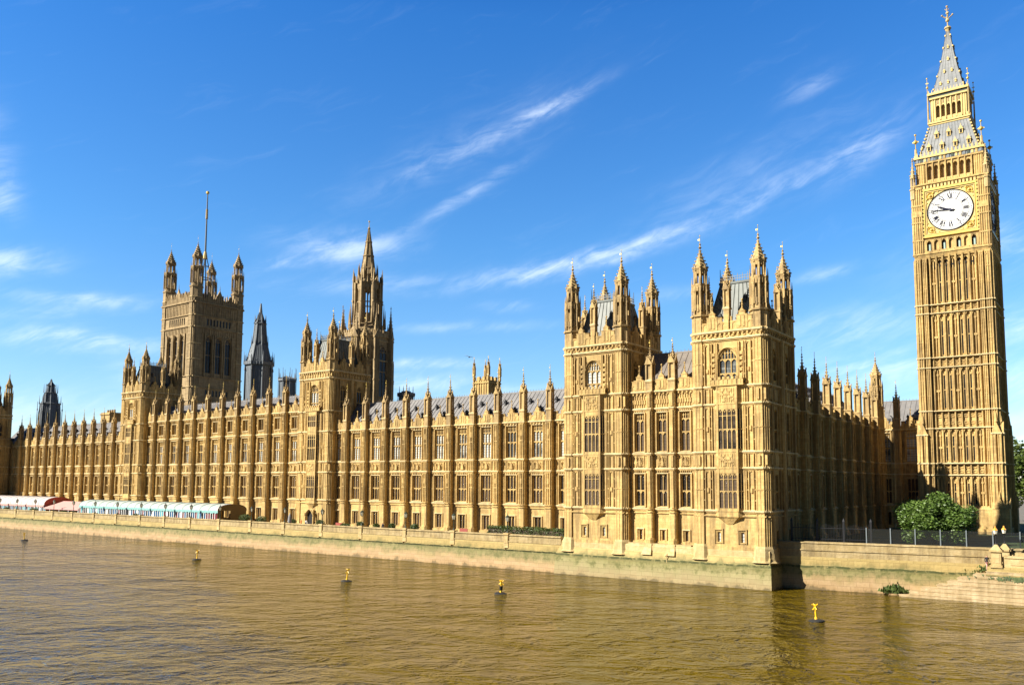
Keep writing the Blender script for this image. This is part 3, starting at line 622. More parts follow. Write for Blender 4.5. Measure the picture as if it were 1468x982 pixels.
    for z0, z1 in ((L['s3'], L['s2']), (L['c'], L['c2'])):
        if oriel_floors == 3 and z0 == L['c']: continue
        for i in range(9): x = -1.25+i*.3125; o.box(x-.05, x+.05, -.94, -.8, z0+.2, z1-.3)
        r = random.Random(3)
        for i in range(16): x = r.uniform(-1.1, 1.1); z = r.uniform(z0+.4, z1-.5); q = r.uniform(.1, .22); o.box(x-q, x+q, -.98, -.8, z-q, z+q)
    for x, y in ((-1.32, -.85), (1.32, -.85), (-1.95, -.02), (1.95, -.02)): o.box(x-.12, x+.12, y-.1, y+.14, L['sill'], L['c2'])
    o.obj('oriel_bay', mat, t)
    for z0, z1 in fl:
        za, zb = z0+.36, z1-.72
        if oriel_floors == 3 and z0 == L['c']: za, zb = z0+.97, z1-.87
        def ow():
            f = MB(); h = zb-za
            for i in range(5): x = -1.22+i*.61; f.box(x-.055, x+.055, -.83, -.6, 0, h)
            for s in (-1, 1):
                f.beam((s*1.64, -.42, 0), (s*1.64, -.42, h), .11)
                f.box(s*1.66-.42, s*1.66+.42, -.4, -.2, h*.49-.06, h*.49+.06) if False else f.beam((s*1.32, -.8, h*.49), (s*1.93, 0, h*.49), .13)
            f.box(-1.3, 1.3, -.85, -.6, h*.49-.07, h*.49+.07)
            for c in ((h*.49-.05, h-.03) if h > 2.5 else (h-.03,)):
                for i in range(4): head(f, -1.22+i*.61, -.61+i*.61, c, .45, -.8, -.62)
            if h > 2.5:
                f.box(-1.3, 1.3, -.82, -.62, h*.83-.04, h*.83+.04)
                for i in range(8): head(f, -1.22+i*.305, -.915+i*.305, h*.95, .2, -.8, -.63)
            w = f.obj('window', mat); g = MB(); g.pxy([(-1.88, .02), (-1.22, -.68), (1.22, -.68), (1.88, .02)], 0, h); g.obj('glass', L.get('og', 'leaded glass'), w); w.scale = (1, .68, 1); return w
        inst(('ow', round(zb-za, 2), L.get('og')), ow, t, (0, -hy, za))
    for fi, (a, half, off) in enumerate(faces):
        def put(key, b, x, z):
            p = rotz(a) @ Vector((x, -off, z)); inst(key, b, t, tuple(p), a)
        if fi == 2: continue
        bz = base+1.0; h = az1-az0
        if fi == 0:
            for s in (-1, 1): put(('nw',), lambda: window(.62, 1.45, 1, 1, arch=False, glass='blinded glass', mat=mat), s*1.6, bz)
            put(('tw', round(h, 2)), lambda: window(2.5, h, 3, 2, arch=True, glass='blinded glass', mat=mat, split=.22), 0, az0)
        else:
            q = half*.42
            for s in (-1, 1):
                put(('sb',), lambda: window(.9, 1.7, 1, 1, glass='dark glass', mat=mat), s*q, bz)
                for z0, z1 in ((L['sill'], L['s3']), (L['s2'], L['c'])): put(('sw', round(z1-z0, 2)), lambda: window(1.5, z1-z0-1.1, 2, 2, glass='dark glass', mat=mat), s*q, z0+.35)
                put(('stw', round(h, 2)), lambda: window(1.6, h, 2, 2, arch=True, glass='dark glass', mat=mat, split=.3), s*q, az0)
    p = MB()
    for a, half, off in faces:
        p.at(rotz(a) @ Matrix.Translation((0, -off+.1, 0))); w = half-.9
        for i in range(2): parapet_bay(p, -w+i*w, i*w, L['k2']+.2, True, 0, 1.7, True)
        p.box(-.3, .3, -.35, .2, L['k2'], L['k2']+2.2)
    p.obj('parapet', mat, t)
    for a, half, off in faces:
        q = rotz(a) @ Vector((0, -off+.15, L['k2']+1.6)); inst(('mp', mat), lambda: pinnacle(7.2, WS, .38), t, tuple(q), a)
    rf = MB(); z0, z1 = L['k2']+.2, L['k2']+7.2; bx, by, tx, ty = hx-1.4, hy-1.4, hx*.42, hy*.46
    ring = lambda x, y, z: [(-x, -y, z), (x, -y, z), (x, y, z), (-x, y, z)]
    rf.loft([ring(bx, by, z0), ring(tx, ty, z1)]); rf.box(-tx-.15, tx+.15, -ty-.15, ty+.15, z1-.1, z1+.2)
    for i in range(9):
        q = -1+2*i/8
        for s in (-1, 1): rf.beam((q*bx, s*by, z0), (q*tx, s*ty, z1), .1); rf.beam((s*bx, q*by, z0), (s*tx, q*ty, z1), .1)
    ro = rf.obj('roof', 'green grey lead', t); cr = MB()
    for i in range(13):
        q = -1+i/6
        for s in (-1, 1): cr.box(q*tx-.035, q*tx+.035, s*ty-.03, s*ty+.03, z1+.2, z1+1.0+.3*(i % 2)); cr.box(s*tx-.03, s*tx+.03, q*ty-.035, q*ty+.035, z1+.2, z1+1.0+.3*(i % 2))
    for s in (-1, 1): cr.box(-tx, tx, s*ty-.03, s*ty+.03, z1+.55, z1+.65); cr.box(s*tx-.03, s*tx+.03, -ty, ty, z1+.55, z1+.65); cr.box(-tx, tx, s*ty-.03, s*ty+.03, z1+.9, z1+.97); cr.box(s*tx-.03, s*tx+.03, -ty, ty, z1+.9, z1+.97)
    for sx in (-1, 1):
        for sy in (-1, 1): cr.ng(sx*tx, sy*ty, z1, z1+2.1, .07, .03, 6)
    cr.obj('roof_cresting', 'grey iron', ro)
    for a, half, off in faces:
        for sx in (-1, 1):
            for q in (.25, .6):
                y = (by if off == hy else bx); yt = (ty if off == hy else tx); v = rotz(a) @ Vector((sx*half*.33, -(y+(yt-y)*q), z0+7*q)); inst(('rv',), roof_vent, ro, tuple(v), a)
    for sx in (-1, 1):
        for sy in (-1, 1):
            inst(('tur', base, deep_base, L['k2'], mat), lambda: turret(deep_base, L['k2']+.25, L['tip'], 1.2, mat, st), t, (sx*(hx-.95), sy*(hy-.95), 0))
    return t
# ------------------------------------------------------------------ land and river
def sheet(name, pts, z, mat, th=0):
    m = MB(); m.add([(x, y, z) for x, y in pts], [tuple(range(len(pts)))]); return kind(m.obj(name, mat), 'structure')
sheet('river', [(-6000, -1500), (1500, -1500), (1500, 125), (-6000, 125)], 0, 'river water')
def land():
    m = MB(); fr = [(-6000, 106.6), (-69.2, 106.6), (-69.2, 106.2), (-38.2, 106.2), (-38.2, 110.2), (-10, 114.4), (1500, 114.4), (1500, 9000), (-6000, 9000)]
    m.add([(x, y, 4.15) for x, y in fr], [tuple(range(len(fr)))]); kind(m.obj('ground', 'ground paving'), 'structure')
    sheet('lawn', [(-37.4, 112), (-10, 116), (60, 116), (60, 210), (-37.4, 210)], 5.3, 'lawn grass')
    b = MB(); b.box(-37.9, 60, 116, 240, 3.5, 5.29); kind(b.obj('terrain', 'ground paving'), 'structure')
land()

# ------------------------------------------------------------------ the palace
LV = dict(sill=9.5, s3=15.28, s2=17.3, c=23.7, top=23.7)
LC = dict(sill=9.5, s3=15.28, s2=17.3, c=23.7, top=28.25)
LP = dict(sill=9.7, s3=15.27, s2=17.4, c=23.7, top=26.1)
G = 'ranges of the palace along the river'
wing('palace_wing', 'lower sunlit river range between the corner pavilion and the nearer square tower', (-134.86, 118, 0), 0, 12, 5.56, LV, G, skip=(0, 12), base=4.2)
wing('palace_wing', 'taller central river range with an extra storey, between the two square towers', (-206.32, 118, 0), 0, 11, 5.75, LC, G, skip=(0, 11), base=4.2, upper=True, pin=7.6, gl=('leaded glass', 'blinded glass', 'leaded glass'), rise=4.0)
wing('palace_wing', 'far sunlit river range behind the pink and white awnings', (-291.05, 118, 0), 0, 14, 5.44, LV, G, skip=(0, 1, 2, 14), base=4.2)
wing('palace_wing', 'shaded north range running back from the corner pavilion to the clock tower', (-39.0, 116.9, 0), PI/2, 8, 6.0, LV, G, skip=(0,), base=5.0, gl=('dark glass', 'dark glass', 'dark glass'), doors=(1, 3), roofmat='grey lead roof')
wing('palace_wing', 'short half shaded link range touching the clock tower', (-40.9, 172, 0), 0, 4, 4.6, LV, G, skip=(0, 4), base=5.0, winw=1.9)
wing('palace_wing', 'three bay middle of the corner pavilion under a brown roof', (-58.4, 106.9, 0), 0, 3, 3.5, LP, G, skip=(0, 3), base=4.6, winw=1.42, lights=2, bwid=.85, bdep=.6, pin=6.8, basew=.62, baseh=1.5, depth=11, ridge=5.4, roofmat='brown lead roof', rise=5.8, vents=False, gl=('leaded glass', 'leaded glass', 'leaded glass'))
LT = dict(sill=9.7, s3=15.27, s2=17.4, c=23.7, c2=26.05, k1=32.4, k2=33.35, tip=47.1)
LA = dict(sill=9.6, s3=15.27, s2=17.4, c=23.7, c2=27.9, k1=34.75, k2=36.2, tip=49.3)
GT = 'square turreted towers of the river front'
def rtower(label, x0, x1, y0, y1, L, base, deep, of=2):
    t = thing('square_tower', label, 'tower', ((x0+x1)/2, (y0+y1)/2, 0), 0, GT); return tower_block(t, (x1-x0)/2, (y1-y0)/2, L, base, deep, S, of)
rtower('sunlit turreted tower at the near corner of the palace, its north side in shade', -48.0, -37.9, 105.75, 117.3, LT, 4.6, 3.2)
rtower('turreted tower of the corner pavilion beside its brown roofed middle', -68.75, -58.4, 105.75, 117.3, LT, 4.6, 3.2)
rtower('square tower in front of the slender stone spire, with an arched terrace door', -143.0, -132.8, 116.4, 127.4, LA, 4.2, 4.2, 3)
rtower('square tower in front of the great flag tower, above the pale green awning', -214.9, -204.6, 116.4, 127.4, LA, 4.2, 4.2, 3)
rtower('dark shaded turreted tower at the far left end of the palace', -291.2, -281.0, 105.75, 117.3, LT, 4.6, 3.2)
# arched terrace door of the nearer mid tower
_d = [o for o in bpy.data.objects if o.get('label', '').startswith('square tower in front of the slender')][0]
inst(('tdoor',), lambda: arch_door(2.2, 3.3), _d, (0, -6.05, 4.2))

_n = [o for o in bpy.data.objects if o.get('label', '').startswith('shaded north range')][0]
inst(('endt',), lambda: turret(5, 25.5, 38, 1.2, S, [9.5, 15.28, 17.3, 23.7]), _n, (50.6, -.1, 0))
# ------------------------------------------------------------------ clock tower
def clock_tower():
    t = thing('clock_tower', 'tall honey coloured clock tower with a white dial and an iron spire', 'clock tower', (-23.6, 162.8, 0))
    F = [rotz(k*PI/2) for k in range(4)]; B0 = 5.2; HB = 5.65
    sh = MB(); dk = 1
    sh.box(-B0, B0, -B0, B0, 4.9, 53)
    bands = [(14.95, 16.9), (22.8, 25.75), (33.15, 34.85), (42.5, 44.0)]
    segs = [(9.7, 14.95), (16.9, 22.8), (25.75, 33.15), (34.85, 42.5), (44.0, 52.0)]
    P = 1.0
    for M in F:
        T = M @ Matrix.Translation((0, -B0, 0)); sh.at(T)
        for i in range(8):
            x = -3.5+P*i; sh.box(x-.13, x+.13, -.38, .1, 9, 52.2); sh.box(x-.06, x+.06, -.46, .1, 9, 52.2)
        for i in range(7):
            xc = -3.5+P*(i+.5)
            for z0, z1 in segs:
                zt = z1-.25
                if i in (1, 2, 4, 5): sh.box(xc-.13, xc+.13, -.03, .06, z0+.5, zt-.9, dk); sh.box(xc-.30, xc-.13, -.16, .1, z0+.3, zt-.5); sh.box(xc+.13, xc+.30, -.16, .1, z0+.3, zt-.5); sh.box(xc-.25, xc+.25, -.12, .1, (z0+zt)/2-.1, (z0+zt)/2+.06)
                else: sh.box(xc-.07, xc+.07, -.2, .1, z0, zt); sh.box(xc-.36, xc-.30, -.13, .1, z0, zt); sh.box(xc+.30, xc+.36, -.13, .1, z0, zt); sh.box(xc-.3, xc+.3, -.22, .1, (z0+zt)/2-.35, (z0+zt)/2)
                head(sh, xc-P/2+.12, xc+P/2-.12, zt+.1, .75, -.36, .05); sh.box(xc-.16, xc+.16, -.2, .05, zt-1.15, zt-.85, dk if z0 > 40 else 0)
            for z0, z1 in bands:
                sh.box(xc-.34, xc+.34, -.08, .05, z0+.3, z1-.3); sh.ng(xc, -.02, z0+.3, z1-.3, .01, .02, 4)
                for q in (.3, .7): zc = z0+(z1-z0)*q; sh.box(xc-.24, xc+.24, -.2, .05, zc-.24, zc-.14); sh.box(xc-.24, xc+.24, -.2, .05, zc+.14, zc+.24); sh.box(xc-.30, xc-.2, -.2, .05, zc-.2, zc+.2); sh.box(xc+.2, xc+.3, -.2, .05, zc-.2, zc+.2)
        for z0, z1 in bands:
            string(sh, -5.7, 5.7, z0, .62, 0, 2); string(sh, -5.7, 5.7, z1, .66, 0, 2)
        for s in (-1, 1):                                        # clasping corner piers, two ribbed strips a side
            for (a, b) in ((3.92, 4.62), (4.86, 5.72)):
                xa, xb = sorted((s*a, s*b)); sh.box(xa, xb, -.72, .4, 5, 52.3)
                for x in (xa+.08, xb-.08, (xa+xb)/2): sh.box(x-.055, x+.055, -.84, .0, 9.8, 52)
                for z0, z1 in segs:
                    for q in (.35, .7): sh.box(xa+.15, xb-.15, -.79, .0, z0+(z1-z0)*q-.06, z0+(z1-z0)*q+.06)
                    head(sh, xa+.1, xb-.1, z1-.3, .4, -.82, 0)
                for z in [q for p in bands for q in p]: sh.box(xa-.08, xb+.08, -.95, .0, z-.1, z+.1, 2)
            # lower set-off buttress with gablet
            xa, xb = sorted((s*4.75, s*6.15)); sh.box(xa, xa+.58, -1.2, .6, 4.9, 21.8); sh.box(xb-.58, xb, -1.2, .6, 4.9, 21.8); sh.box(xa+.3, xb-.3, -.85, .6, 4.9, 21.8); sh.pxz([(xa, 21.7), (xb, 21.7), ((xa+xb)/2, 23.6)], -1.25, .4); sh.ng((xa+xb)/2, -.9, 23.6, 25.3, .22, .04, 6)
            for x in (xa+.08, xa+.5, xb-.5, xb-.08): sh.box(x-.06, x+.06, -1.3, -1.1, 10, 21.6)
            for z in (9.8, 14.95, 16.9, 21.7): sh.box(xa-.1, xb+.1, -1.35, .5, z-.12, z+.12, 2)
            xa, xb = sorted((s*4.4, s*6.6)); sh.box(xa, xb, -1.6, .6, 4.9, 9.6); sh.pyz([(-1.65, 9.5), (-.9, 10.6), (.4, 10.6), (.4, 9.5)], xa, xb); sh.pxz([(xa+.4, 9.6), (xb-.4, 9.6), ((xa+xb)/2, 11.4)], -1.75, -1.0); sh.ng((xa+xb)/2, -1.4, 11, 12.3, .2, .04, 6)
        sh.box(-6.2, 6.2, -.75, .3, 4.9, 9.3); sh.pyz([(-.8, 9.25), (-.35, 9.9), (.2, 9.9), (.2, 9.25)], -6.1, 6.1); sh.box(-6.4, 6.4, -1.0, .3, 4.9, 6.2)
        # machicolated arches under the clock stage
        for i in range(8): x = -3.5+P*i; sh.pyz([(-.35, 51.0), (-.75, 52.4), (.1, 52.4), (.1, 51.0)], x-.14, x+.14)
        for i in range(7): xc = -3.5+P*(i+.5); sh.box(xc-.30, xc+.30, .02-.06, .06, 50.2, 51.6, dk)  # dark insets: deep shade under the arches put into the colour
    sh.at(None); sh.obj('shaft_wall', ['honey limestone', 'dark interior and shade', LEDGE], t)
    # clock stage
    cs = MB(); cs.prof(0, 0, [(5.7*1.4142, 52.1), (6.0*1.4142, 52.9), (6.0*1.4142, 53.15)], 4); cs.box(-5.45, 5.45, -5.45, 5.45, 53, 65.6)
    for M in F:
        T = M @ Matrix.Translation((0, -5.45, 0)); cs.at(T)
        string(cs, -6.0, 6.0, 52.95, .62, 0, 0); string(cs, -5.95, 5.95, 55.35, .42, 0, 0); string(cs, -6.0, 6.0, 65.2, .6, 0, 0)
        for i in range(8): x = -4.0+8/7*i; cs.box(x-.2, x+.2, -.42, .1, 53.1, 55.3)
        for i in range(7):
            xc = -4.0+8/7*(i+.5); cs.box(xc-.32, xc+.32, -.05, .05, 53.5, 55.0, 1 if i % 2 == 0 else 0); head(cs, xc-.38, xc+.38, 55.25, .6, -.36, 0)
            if i % 2 == 0: cs.box(xc-.1, xc+.16, -.09, .02, 53.5, 54.6, 2)
            cs.box(xc-.42, xc+.42, -.5, .05, 53.05, 53.4)
        for s in (-1, 1):
            xa, xb = sorted((s*4.25, s*5.9)); cs.box(xa, xb, -.42, .4, 53.1, 65.0)
            for q in range(5): x = xa+(xb-xa)*(q+.5)/5; cs.box(x-.07, x+.07, -.56, 0, 53.2, 64.8)
            for z in (55.4, 58.6, 61.6, 64.6): cs.box(xa, xb, -.6, 0, z-.12, z+.12)
            cs.box(xa+.1, xb-.1, -.6, 0, 59.6, 60.6)
            for q in range(26): z = 55.8+q*.33; cs.box(s*4.2-.12, s*4.2+.12, -.5, .05, z, z+.16, 1 if q % 2 else 3)
        # inscription frieze and shields over the dial, belfry floor
        for i in range(15): x = -3.9+7.8*i/14; cs.box(x-.17, x+.17, -.5, .05, 64.35, 64.95, 3)
    cs.at(None); cs.obj('clock_stage', ['honey limestone', 'dark interior and shade', 'pale teal canvas', 'gilded stone'], t)
    # clock faces
    def face():
        f = MB(); Z = 0; h = 4.12
        for s in (-1, 1): f.box(s*h-.2, s*h+.2, -.35, .1, -h-.2, h+.2); f.box(-h-.2, h+.2, -.38, .1, s*h-.2, s*h+.2); f.box(s*(h-.38)-.07, s*(h-.38)+.07, -.22, .1, -h, h, 1); f.box(-h, h, -.24, .1, s*(h-.38)-.07, s*(h-.38)+.07, 1)
        f.box(-h, h, -.10, .1, -h, h, 1)
        for sx in (-1, 1):
            for sz in (-1, 1):
                f.ng(0, 0, 0, .01, .01, .01, 3); c = 3.0
                for a in range(10): q = 2*PI*a/10; f.beam((sx*c+.5*math.cos(q), -.16, sz*c+.5*math.sin(q)), (sx*c+.5*math.cos(q+.63), -.16, sz*c+.5*math.sin(q+.63)), .12)
                f.ball(sx*c, -.12, sz*c, .26); f.ball(sx*3.5, -.12, sz*2.5, .2); f.ball(sx*2.5, -.12, sz*3.5, .2); f.ball(sx*3.55, -.12, sz*1.8, .12); f.ball(sx*1.8, -.12, sz*3.55, .12)
        n = 64; r0, r1 = 3.36, 3.56
        for i in range(n): a, b = 2*PI*i/n, 2*PI*(i+1)/n; f.beam((3.5*math.cos(a), -.2, 3.5*math.sin(a)), (3.5*math.cos(b), -.2, 3.5*math.sin(b)), .13, 2)
        o = f.obj('clock_face', ['gold leaf', 'gilded stone', 'black paint']); d = MB(); n = 72
        d.loft([[(3.42*math.cos(2*PI*i/n), y, 3.42*math.sin(2*PI*i/n)) for i in range(n)] for y in (-.05, -.16)], 0)
        for rr, w in ((3.28, .05), (2.86, .06), (1.98, .07), (1.1, .03)):
            for i in range(n): a, b = 2*PI*i/n, 2*PI*(i+1)/n; d.beam((rr*math.cos(a), -.165, rr*math.sin(a)), (rr*math.cos(b), -.165, rr*math.sin(b)), w, 1)
        for i in range(60):
            a = 2*PI*i/60; w = .05 if i % 5 else .10; d.beam((2.9*math.cos(a), -.165, 2.9*math.sin(a)), (3.26*math.cos(a), -.165, 3.26*math.sin(a)), w, 1)
        for i in range(12):
            a = PI/2-2*PI*i/12; d.beam((1.1*math.cos(a), -.163, 1.1*math.sin(a)), (1.95*math.cos(a), -.163, 1.95*math.sin(a)), .035, 1)
        num = ['XII', 'I', 'II', 'III', 'IIII', 'V', 'VI', 'VII', 'VIII', 'IX', 'X', 'XI']; W = dict(I=.2, V=.42, X=.46)
        for i, s in enumerate(num):
            a = PI/2-2*PI*i/12; ca, sa = math.cos(a), math.sin(a); tot = sum(W[c] for c in s); u = -tot/2
            def q(uu, vv): r = 2.42+vv; return (r*ca+uu*sa, -.17, r*sa-uu*ca)
            for c in s:
                w = W[c]; e = .34
                if c == 'I': d.beam(q(u+w/2, -e), q(u+w/2, e), .12, 1)
                elif c == 'V': d.beam(q(u+.05, e), q(u+w/2, -e), .125, 1); d.beam(q(u+w-.05, e), q(u+w/2, -e), .06, 1)
                else: d.beam(q(u+.06, e), q(u+w-.06, -e), .125, 1); d.beam(q(u+w-.06, e), q(u+.06, -e), .06, 1)
                u += w
        d.obj('dial', ['dial white', 'dial blue black'], o)
        hn = MB(); am = PI/2-2*PI*46/60; ah = PI/2-2*PI*(9+46/60)/12
        hn.beam((-.7*math.cos(am), -.30, -.7*math.sin(am)), (3.15*math.cos(am), -.30, 3.15*math.sin(am)), .16, w2=.07); hn.beam((-.5*math.cos(ah), -.25, -.5*math.sin(ah)), (1.55*math.cos(ah), -.25, 1.55*math.sin(ah)), .24, w2=.2); hn.beam((1.5*math.cos(ah), -.25, 1.5*math.sin(ah)), (2.15*math.cos(ah), -.25, 2.15*math.sin(ah)), .30, w2=.03)
        hn.loft([[(.24*math.cos(2*PI*i/12), y, .24*math.sin(2*PI*i/12)) for i in range(12)] for y in (-.1, -.38)])
        hn.obj('clock_hands', 'dial blue black', o); return o
    for k in range(4): p = F[k] @ Vector((0, -5.52, 60.1)); inst(('face',), face, t, tuple(p), k*PI/2)
    # belfry
    bl = MB(); bl.box(-4.6, 4.6, -4.6, 4.6, 65.5, 70, 1)
    for M in F:
        bl.at(M @ Matrix.Translation((0, -5.1, 0)))
        for i in range(8): x = -3.5+P*i; bl.box(x-.17, x+.17, -.1, .5, 65.5, 69.2); bl.box(x-.08, x+.08, -.24, .2, 65.5, 69.2)
        for i in range(7): xc = -3.5+P*(i+.5); head(bl, xc-P/2+.1, xc+P/2-.1, 68.75, .85, -.05, .45); bl.box(xc-.5, xc+.5, -.02, .45, 68.6, 69.2); bl.box(xc-.5, xc+.5, -.15, .45, 65.4, 66.1, 2); bl.box(xc-.25, xc+.25, -.22, 0, 65.55, 65.95)
        for s in (-1, 1):
            xa, xb = sorted((s*3.8, s*5.15)); bl.box(xa, xb, -.03, 1.2, 65.4, 69.3)
            for q in range(4): x = xa+(xb-xa)*(q+.4)/4; bl.box(x-.06, x+.06, -.14, .1, 65.6, 69)
        bl.box(-5.3, 5.3, -.25, .5, 69.1, 69.4); bl.box(-5.2, 5.2, -.16, .4, 69.3, 70.2, 3); bl.box(-5.5, 5.5, -.4, .5, 70.1, 70.45, 2)
        for i in range(17): x = -4.9+9.8*i/16; bl.box(x-.18, x+.18, -.26, .1, 69.45, 70.0, (3, 4, 2, 0)[i % 4]); bl.box(x-.12, x+.12, -.34, -.1, 70.4, 70.95, 2); bl.ng(x, -.2, 70.9, 71.3, .1, .02, 4, 2)
    bl.at(None); bl.obj('belfry', ['honey limestone', 'old brown limestone', 'gilded stone', 'grey iron', 'dark green paint'], t)
    def cp():
        m = MB(); m.ng(0, 0, -.5, 1.2, .5); m.ng(0, 0, 1.2, 1.4, .62)
        for i in range(8): a = PI/8+PI/4*i; m.beam((.38*math.cos(a), .38*math.sin(a), 1.3), (.38*math.cos(a), .38*math.sin(a), 3.4), .11)
        m.ng(0, 0, 3.3, 3.5, .5); spirelet(m, 0, 0, 3.5, 6.4, .42, 8, 4); finial(m, 0, 0, 6.3, .9); return m.obj('corner_pinnacle', 'pale limestone')
    for k in range(4): p = F[k] @ Vector((-5.65, -5.65, 63.4)); inst(('ctp',), cp, t, tuple(p))
    def gp():
        m = MB(); m.ng(0, 0, -.4, 1.7, .26, .2, 6); m.ng(0, 0, 1.7, 4.2, .07, .05, 6, 1); m.ball(0, 0, 3.0, .36, 1); m.ball(0, 0, 4.3, .2, 1); m.box(-.5, .5, -.05, .05, 2.9, 3.1, 1); return m.obj('roof_corner_finial', ['pale limestone', 'gold leaf'])
    for k in range(4): p = F[k] @ Vector((-5.1, -5.1, 70.4)); inst(('gp',), gp, t, tuple(p))
    # lower iron roof
    q2 = 1.41421
    rf = MB(); rf.prof(0, 0, [(4.75*q2, 70.3), (4.05*q2, 72.6), (3.05*q2, 76.7)], 4)
    for M in F:
        rf.at(M)
        for i in range(15):
            x = -1+2*i/14; rf.beam((x*4.75, -4.75, 70.4), (x*4.05, -4.05, 72.6), .07, 0); rf.beam((x*4.05, -4.05, 72.6), (x*3.05, -3.05, 76.7), .07, 0)
        for i in range(9): f = i/9; z = 70.8+5.7*f; h = 4.65-1.55*f; rf.box(-h-.13, -h+.13, -h-.13, -h+.13, z, z+.3, 1)
    rf.at(None); ro = rf.obj('iron_roof', ['cast iron tiles', 'gilded stone'], t)
    def dm():
        m = MB(); m.box(-.3, .3, -.1, .9, 0, .8); m.pxz([(-.42, .75), (.42, .75), (0, 1.5)], -.18, 1.0); m.box(-.16, .16, -.14, 0, .1, .72, 1); m.ng(0, -.1, 1.4, 1.8, .06, .03, 4); return m.obj('roof_dormer', ['gilded stone', 'dark interior and shade'])
    for k in range(4):
        for x, y, z in ((-3.1, -4.42, 71.5), (-1.05, -4.42, 71.5), (1.05, -4.42, 71.5), (3.1, -4.42, 71.5), (-1.9, -3.78, 73.8), (0, -3.78, 73.8), (1.9, -3.78, 73.8)):
            p = F[k] @ Vector((x, y, z)); inst(('cdm',), dm, ro, tuple(p), k*PI/2)
    # lantern
    ln = MB(); ln.box(-2.3, 2.3, -2.3, 2.3, 76.5, 82, 1); ln.box(-3.2, 3.2, -3.2, 3.2, 76.5, 76.8); ln.box(-3.35, 3.35, -3.35, 3.35, 76.8, 77.1, 0)
    for M in F:
        ln.at(M @ Matrix.Translation((0, -2.8, 0)))
        for i in range(6): x = -2.1+.84*i; ln.box(x-.13, x+.13, -.1, .3, 77, 81.3); ln.box(x-.06, x+.06, -.18, .2, 77, 81.3)
        for i in range(5): xc = -2.1+.84*(i+.5); head(ln, xc-.3, xc+.3, 80.2, .6, -.02, .28); ln.box(xc-.35, xc+.35, .0, .3, 80.1, 81.4); ln.box(xc-.12, xc+.12, -.05, .2, 80.4, 81.0, 1); ln.box(xc-.4, xc+.4, -.05, .3, 77, 77.9)
        for s in (-1, 1): ln.box(s*2.5-.34, s*2.5+.34, -.05, .5, 77, 81.4); ln.box(s*2.5-.07, s*2.5+.07, -.14, .2, 77, 81.4)
        for i in range(13): x = -3+.5*i; ln.box(x-.09, x+.09, -.55, -.35, 77.1, 77.6); ln.ng(x, -.35, 82.4, 83.0, .11, .03, 4)
        ln.box(-3.0, 3.0, -.3, .4, 81.3, 81.6); ln.box(-3.05, 3.05, -.25, .4, 81.55, 82.1, 2); ln.box(-3.25, 3.25, -.5, .4, 82.05, 82.45)
    ln.at(None); lo = ln.obj('lantern', ['gilded stone', 'old brown limestone', 'dark green paint'], t)
    def lp():
        m = MB(); m.ng(0, 0, 0, 4.8, .17, .12, 6); m.ng(0, 0, 4.8, 8.2, .06, .05, 6, 1); m.ball(0, 0, 6.6, .22, 1); m.ball(0, 0, 8.3, .14, 1); m.box(-.22, .22, -.03, .03, 7.3, 7.45, 1); return m.obj('lantern_finial', ['pale limestone', 'gold leaf'])
    for k in range(4): p = F[k] @ Vector((-3.2, -3.2, 77)); inst(('lp',), lp, lo, tuple(p))
    sp = MB(); prof = [(2.62, 82.2), (2.1, 84.2), (1.45, 87.2), (.95, 89.9), (.55, 92.4), (.26, 94.5)]
    sp.prof(0, 0, [(r*q2, z) for r, z in prof], 4)
    for M in F:
        sp.at(M)
        for (r0, z0), (r1, z1) in zip(prof[:-1], prof[1:]):
            for i in range(7): x = -1+2*i/6; sp.beam((x*r0, -r0, z0), (x*r1, -r1, z1), .055)
            sp.box(-(r0+r1)/2-.11, -(r0+r1)/2+.11, -(r0+r1)/2-.11, -(r0+r1)/2+.11, (z0+z1)/2, (z0+z1)/2+.3, 1)
        for x, r, z in ((-1.2, 2.1, 83.9), (0, 2.1, 83.9), (1.2, 2.1, 83.9), (-.6, 1.62, 86.2), (.6, 1.62, 86.2), (0, 1.15, 88.6), (0, .72, 91)): sp.box(x-.14, x+.14, -r-.2, -r+.2, z, z+.35, 1); sp.pxz([(x-.2, z+.33), (x+.2, z+.33), (x, z+.7)], -r-.25, -r+.3, 1)
    sp.at(None); so = sp.obj('spire', ['cast iron tiles', 'gilded stone'], t)
    fn = MB(); fn.ng(0, 0, 94.3, 95.0, .3, .5, 8); fn.ng(0, 0, 95, 95.35, .62, .5, 8); fn.ng(0, 0, 95.3, 99.2, .11, .07, 8); fn.ball(0, 0, 96.6, .34); fn.ball(0, 0, 98.0, .26); fn.ball(0, 0, 99.2, .2)
    for k in range(4): a = k*PI/2+.3; fn.beam((.2*math.cos(a), .2*math.sin(a), 97.0), (.8*math.cos(a), .8*math.sin(a), 97.5), .13); fn.ball(.85*math.cos(a), .85*math.sin(a), 97.6, .17); fn.beam((.15*math.cos(a), .15*math.sin(a), 98.5), (.35*math.cos(a), .35*math.sin(a), 98.8), .1)
    fn.obj('spire_finial', 'pale limestone', so)
clock_tower()

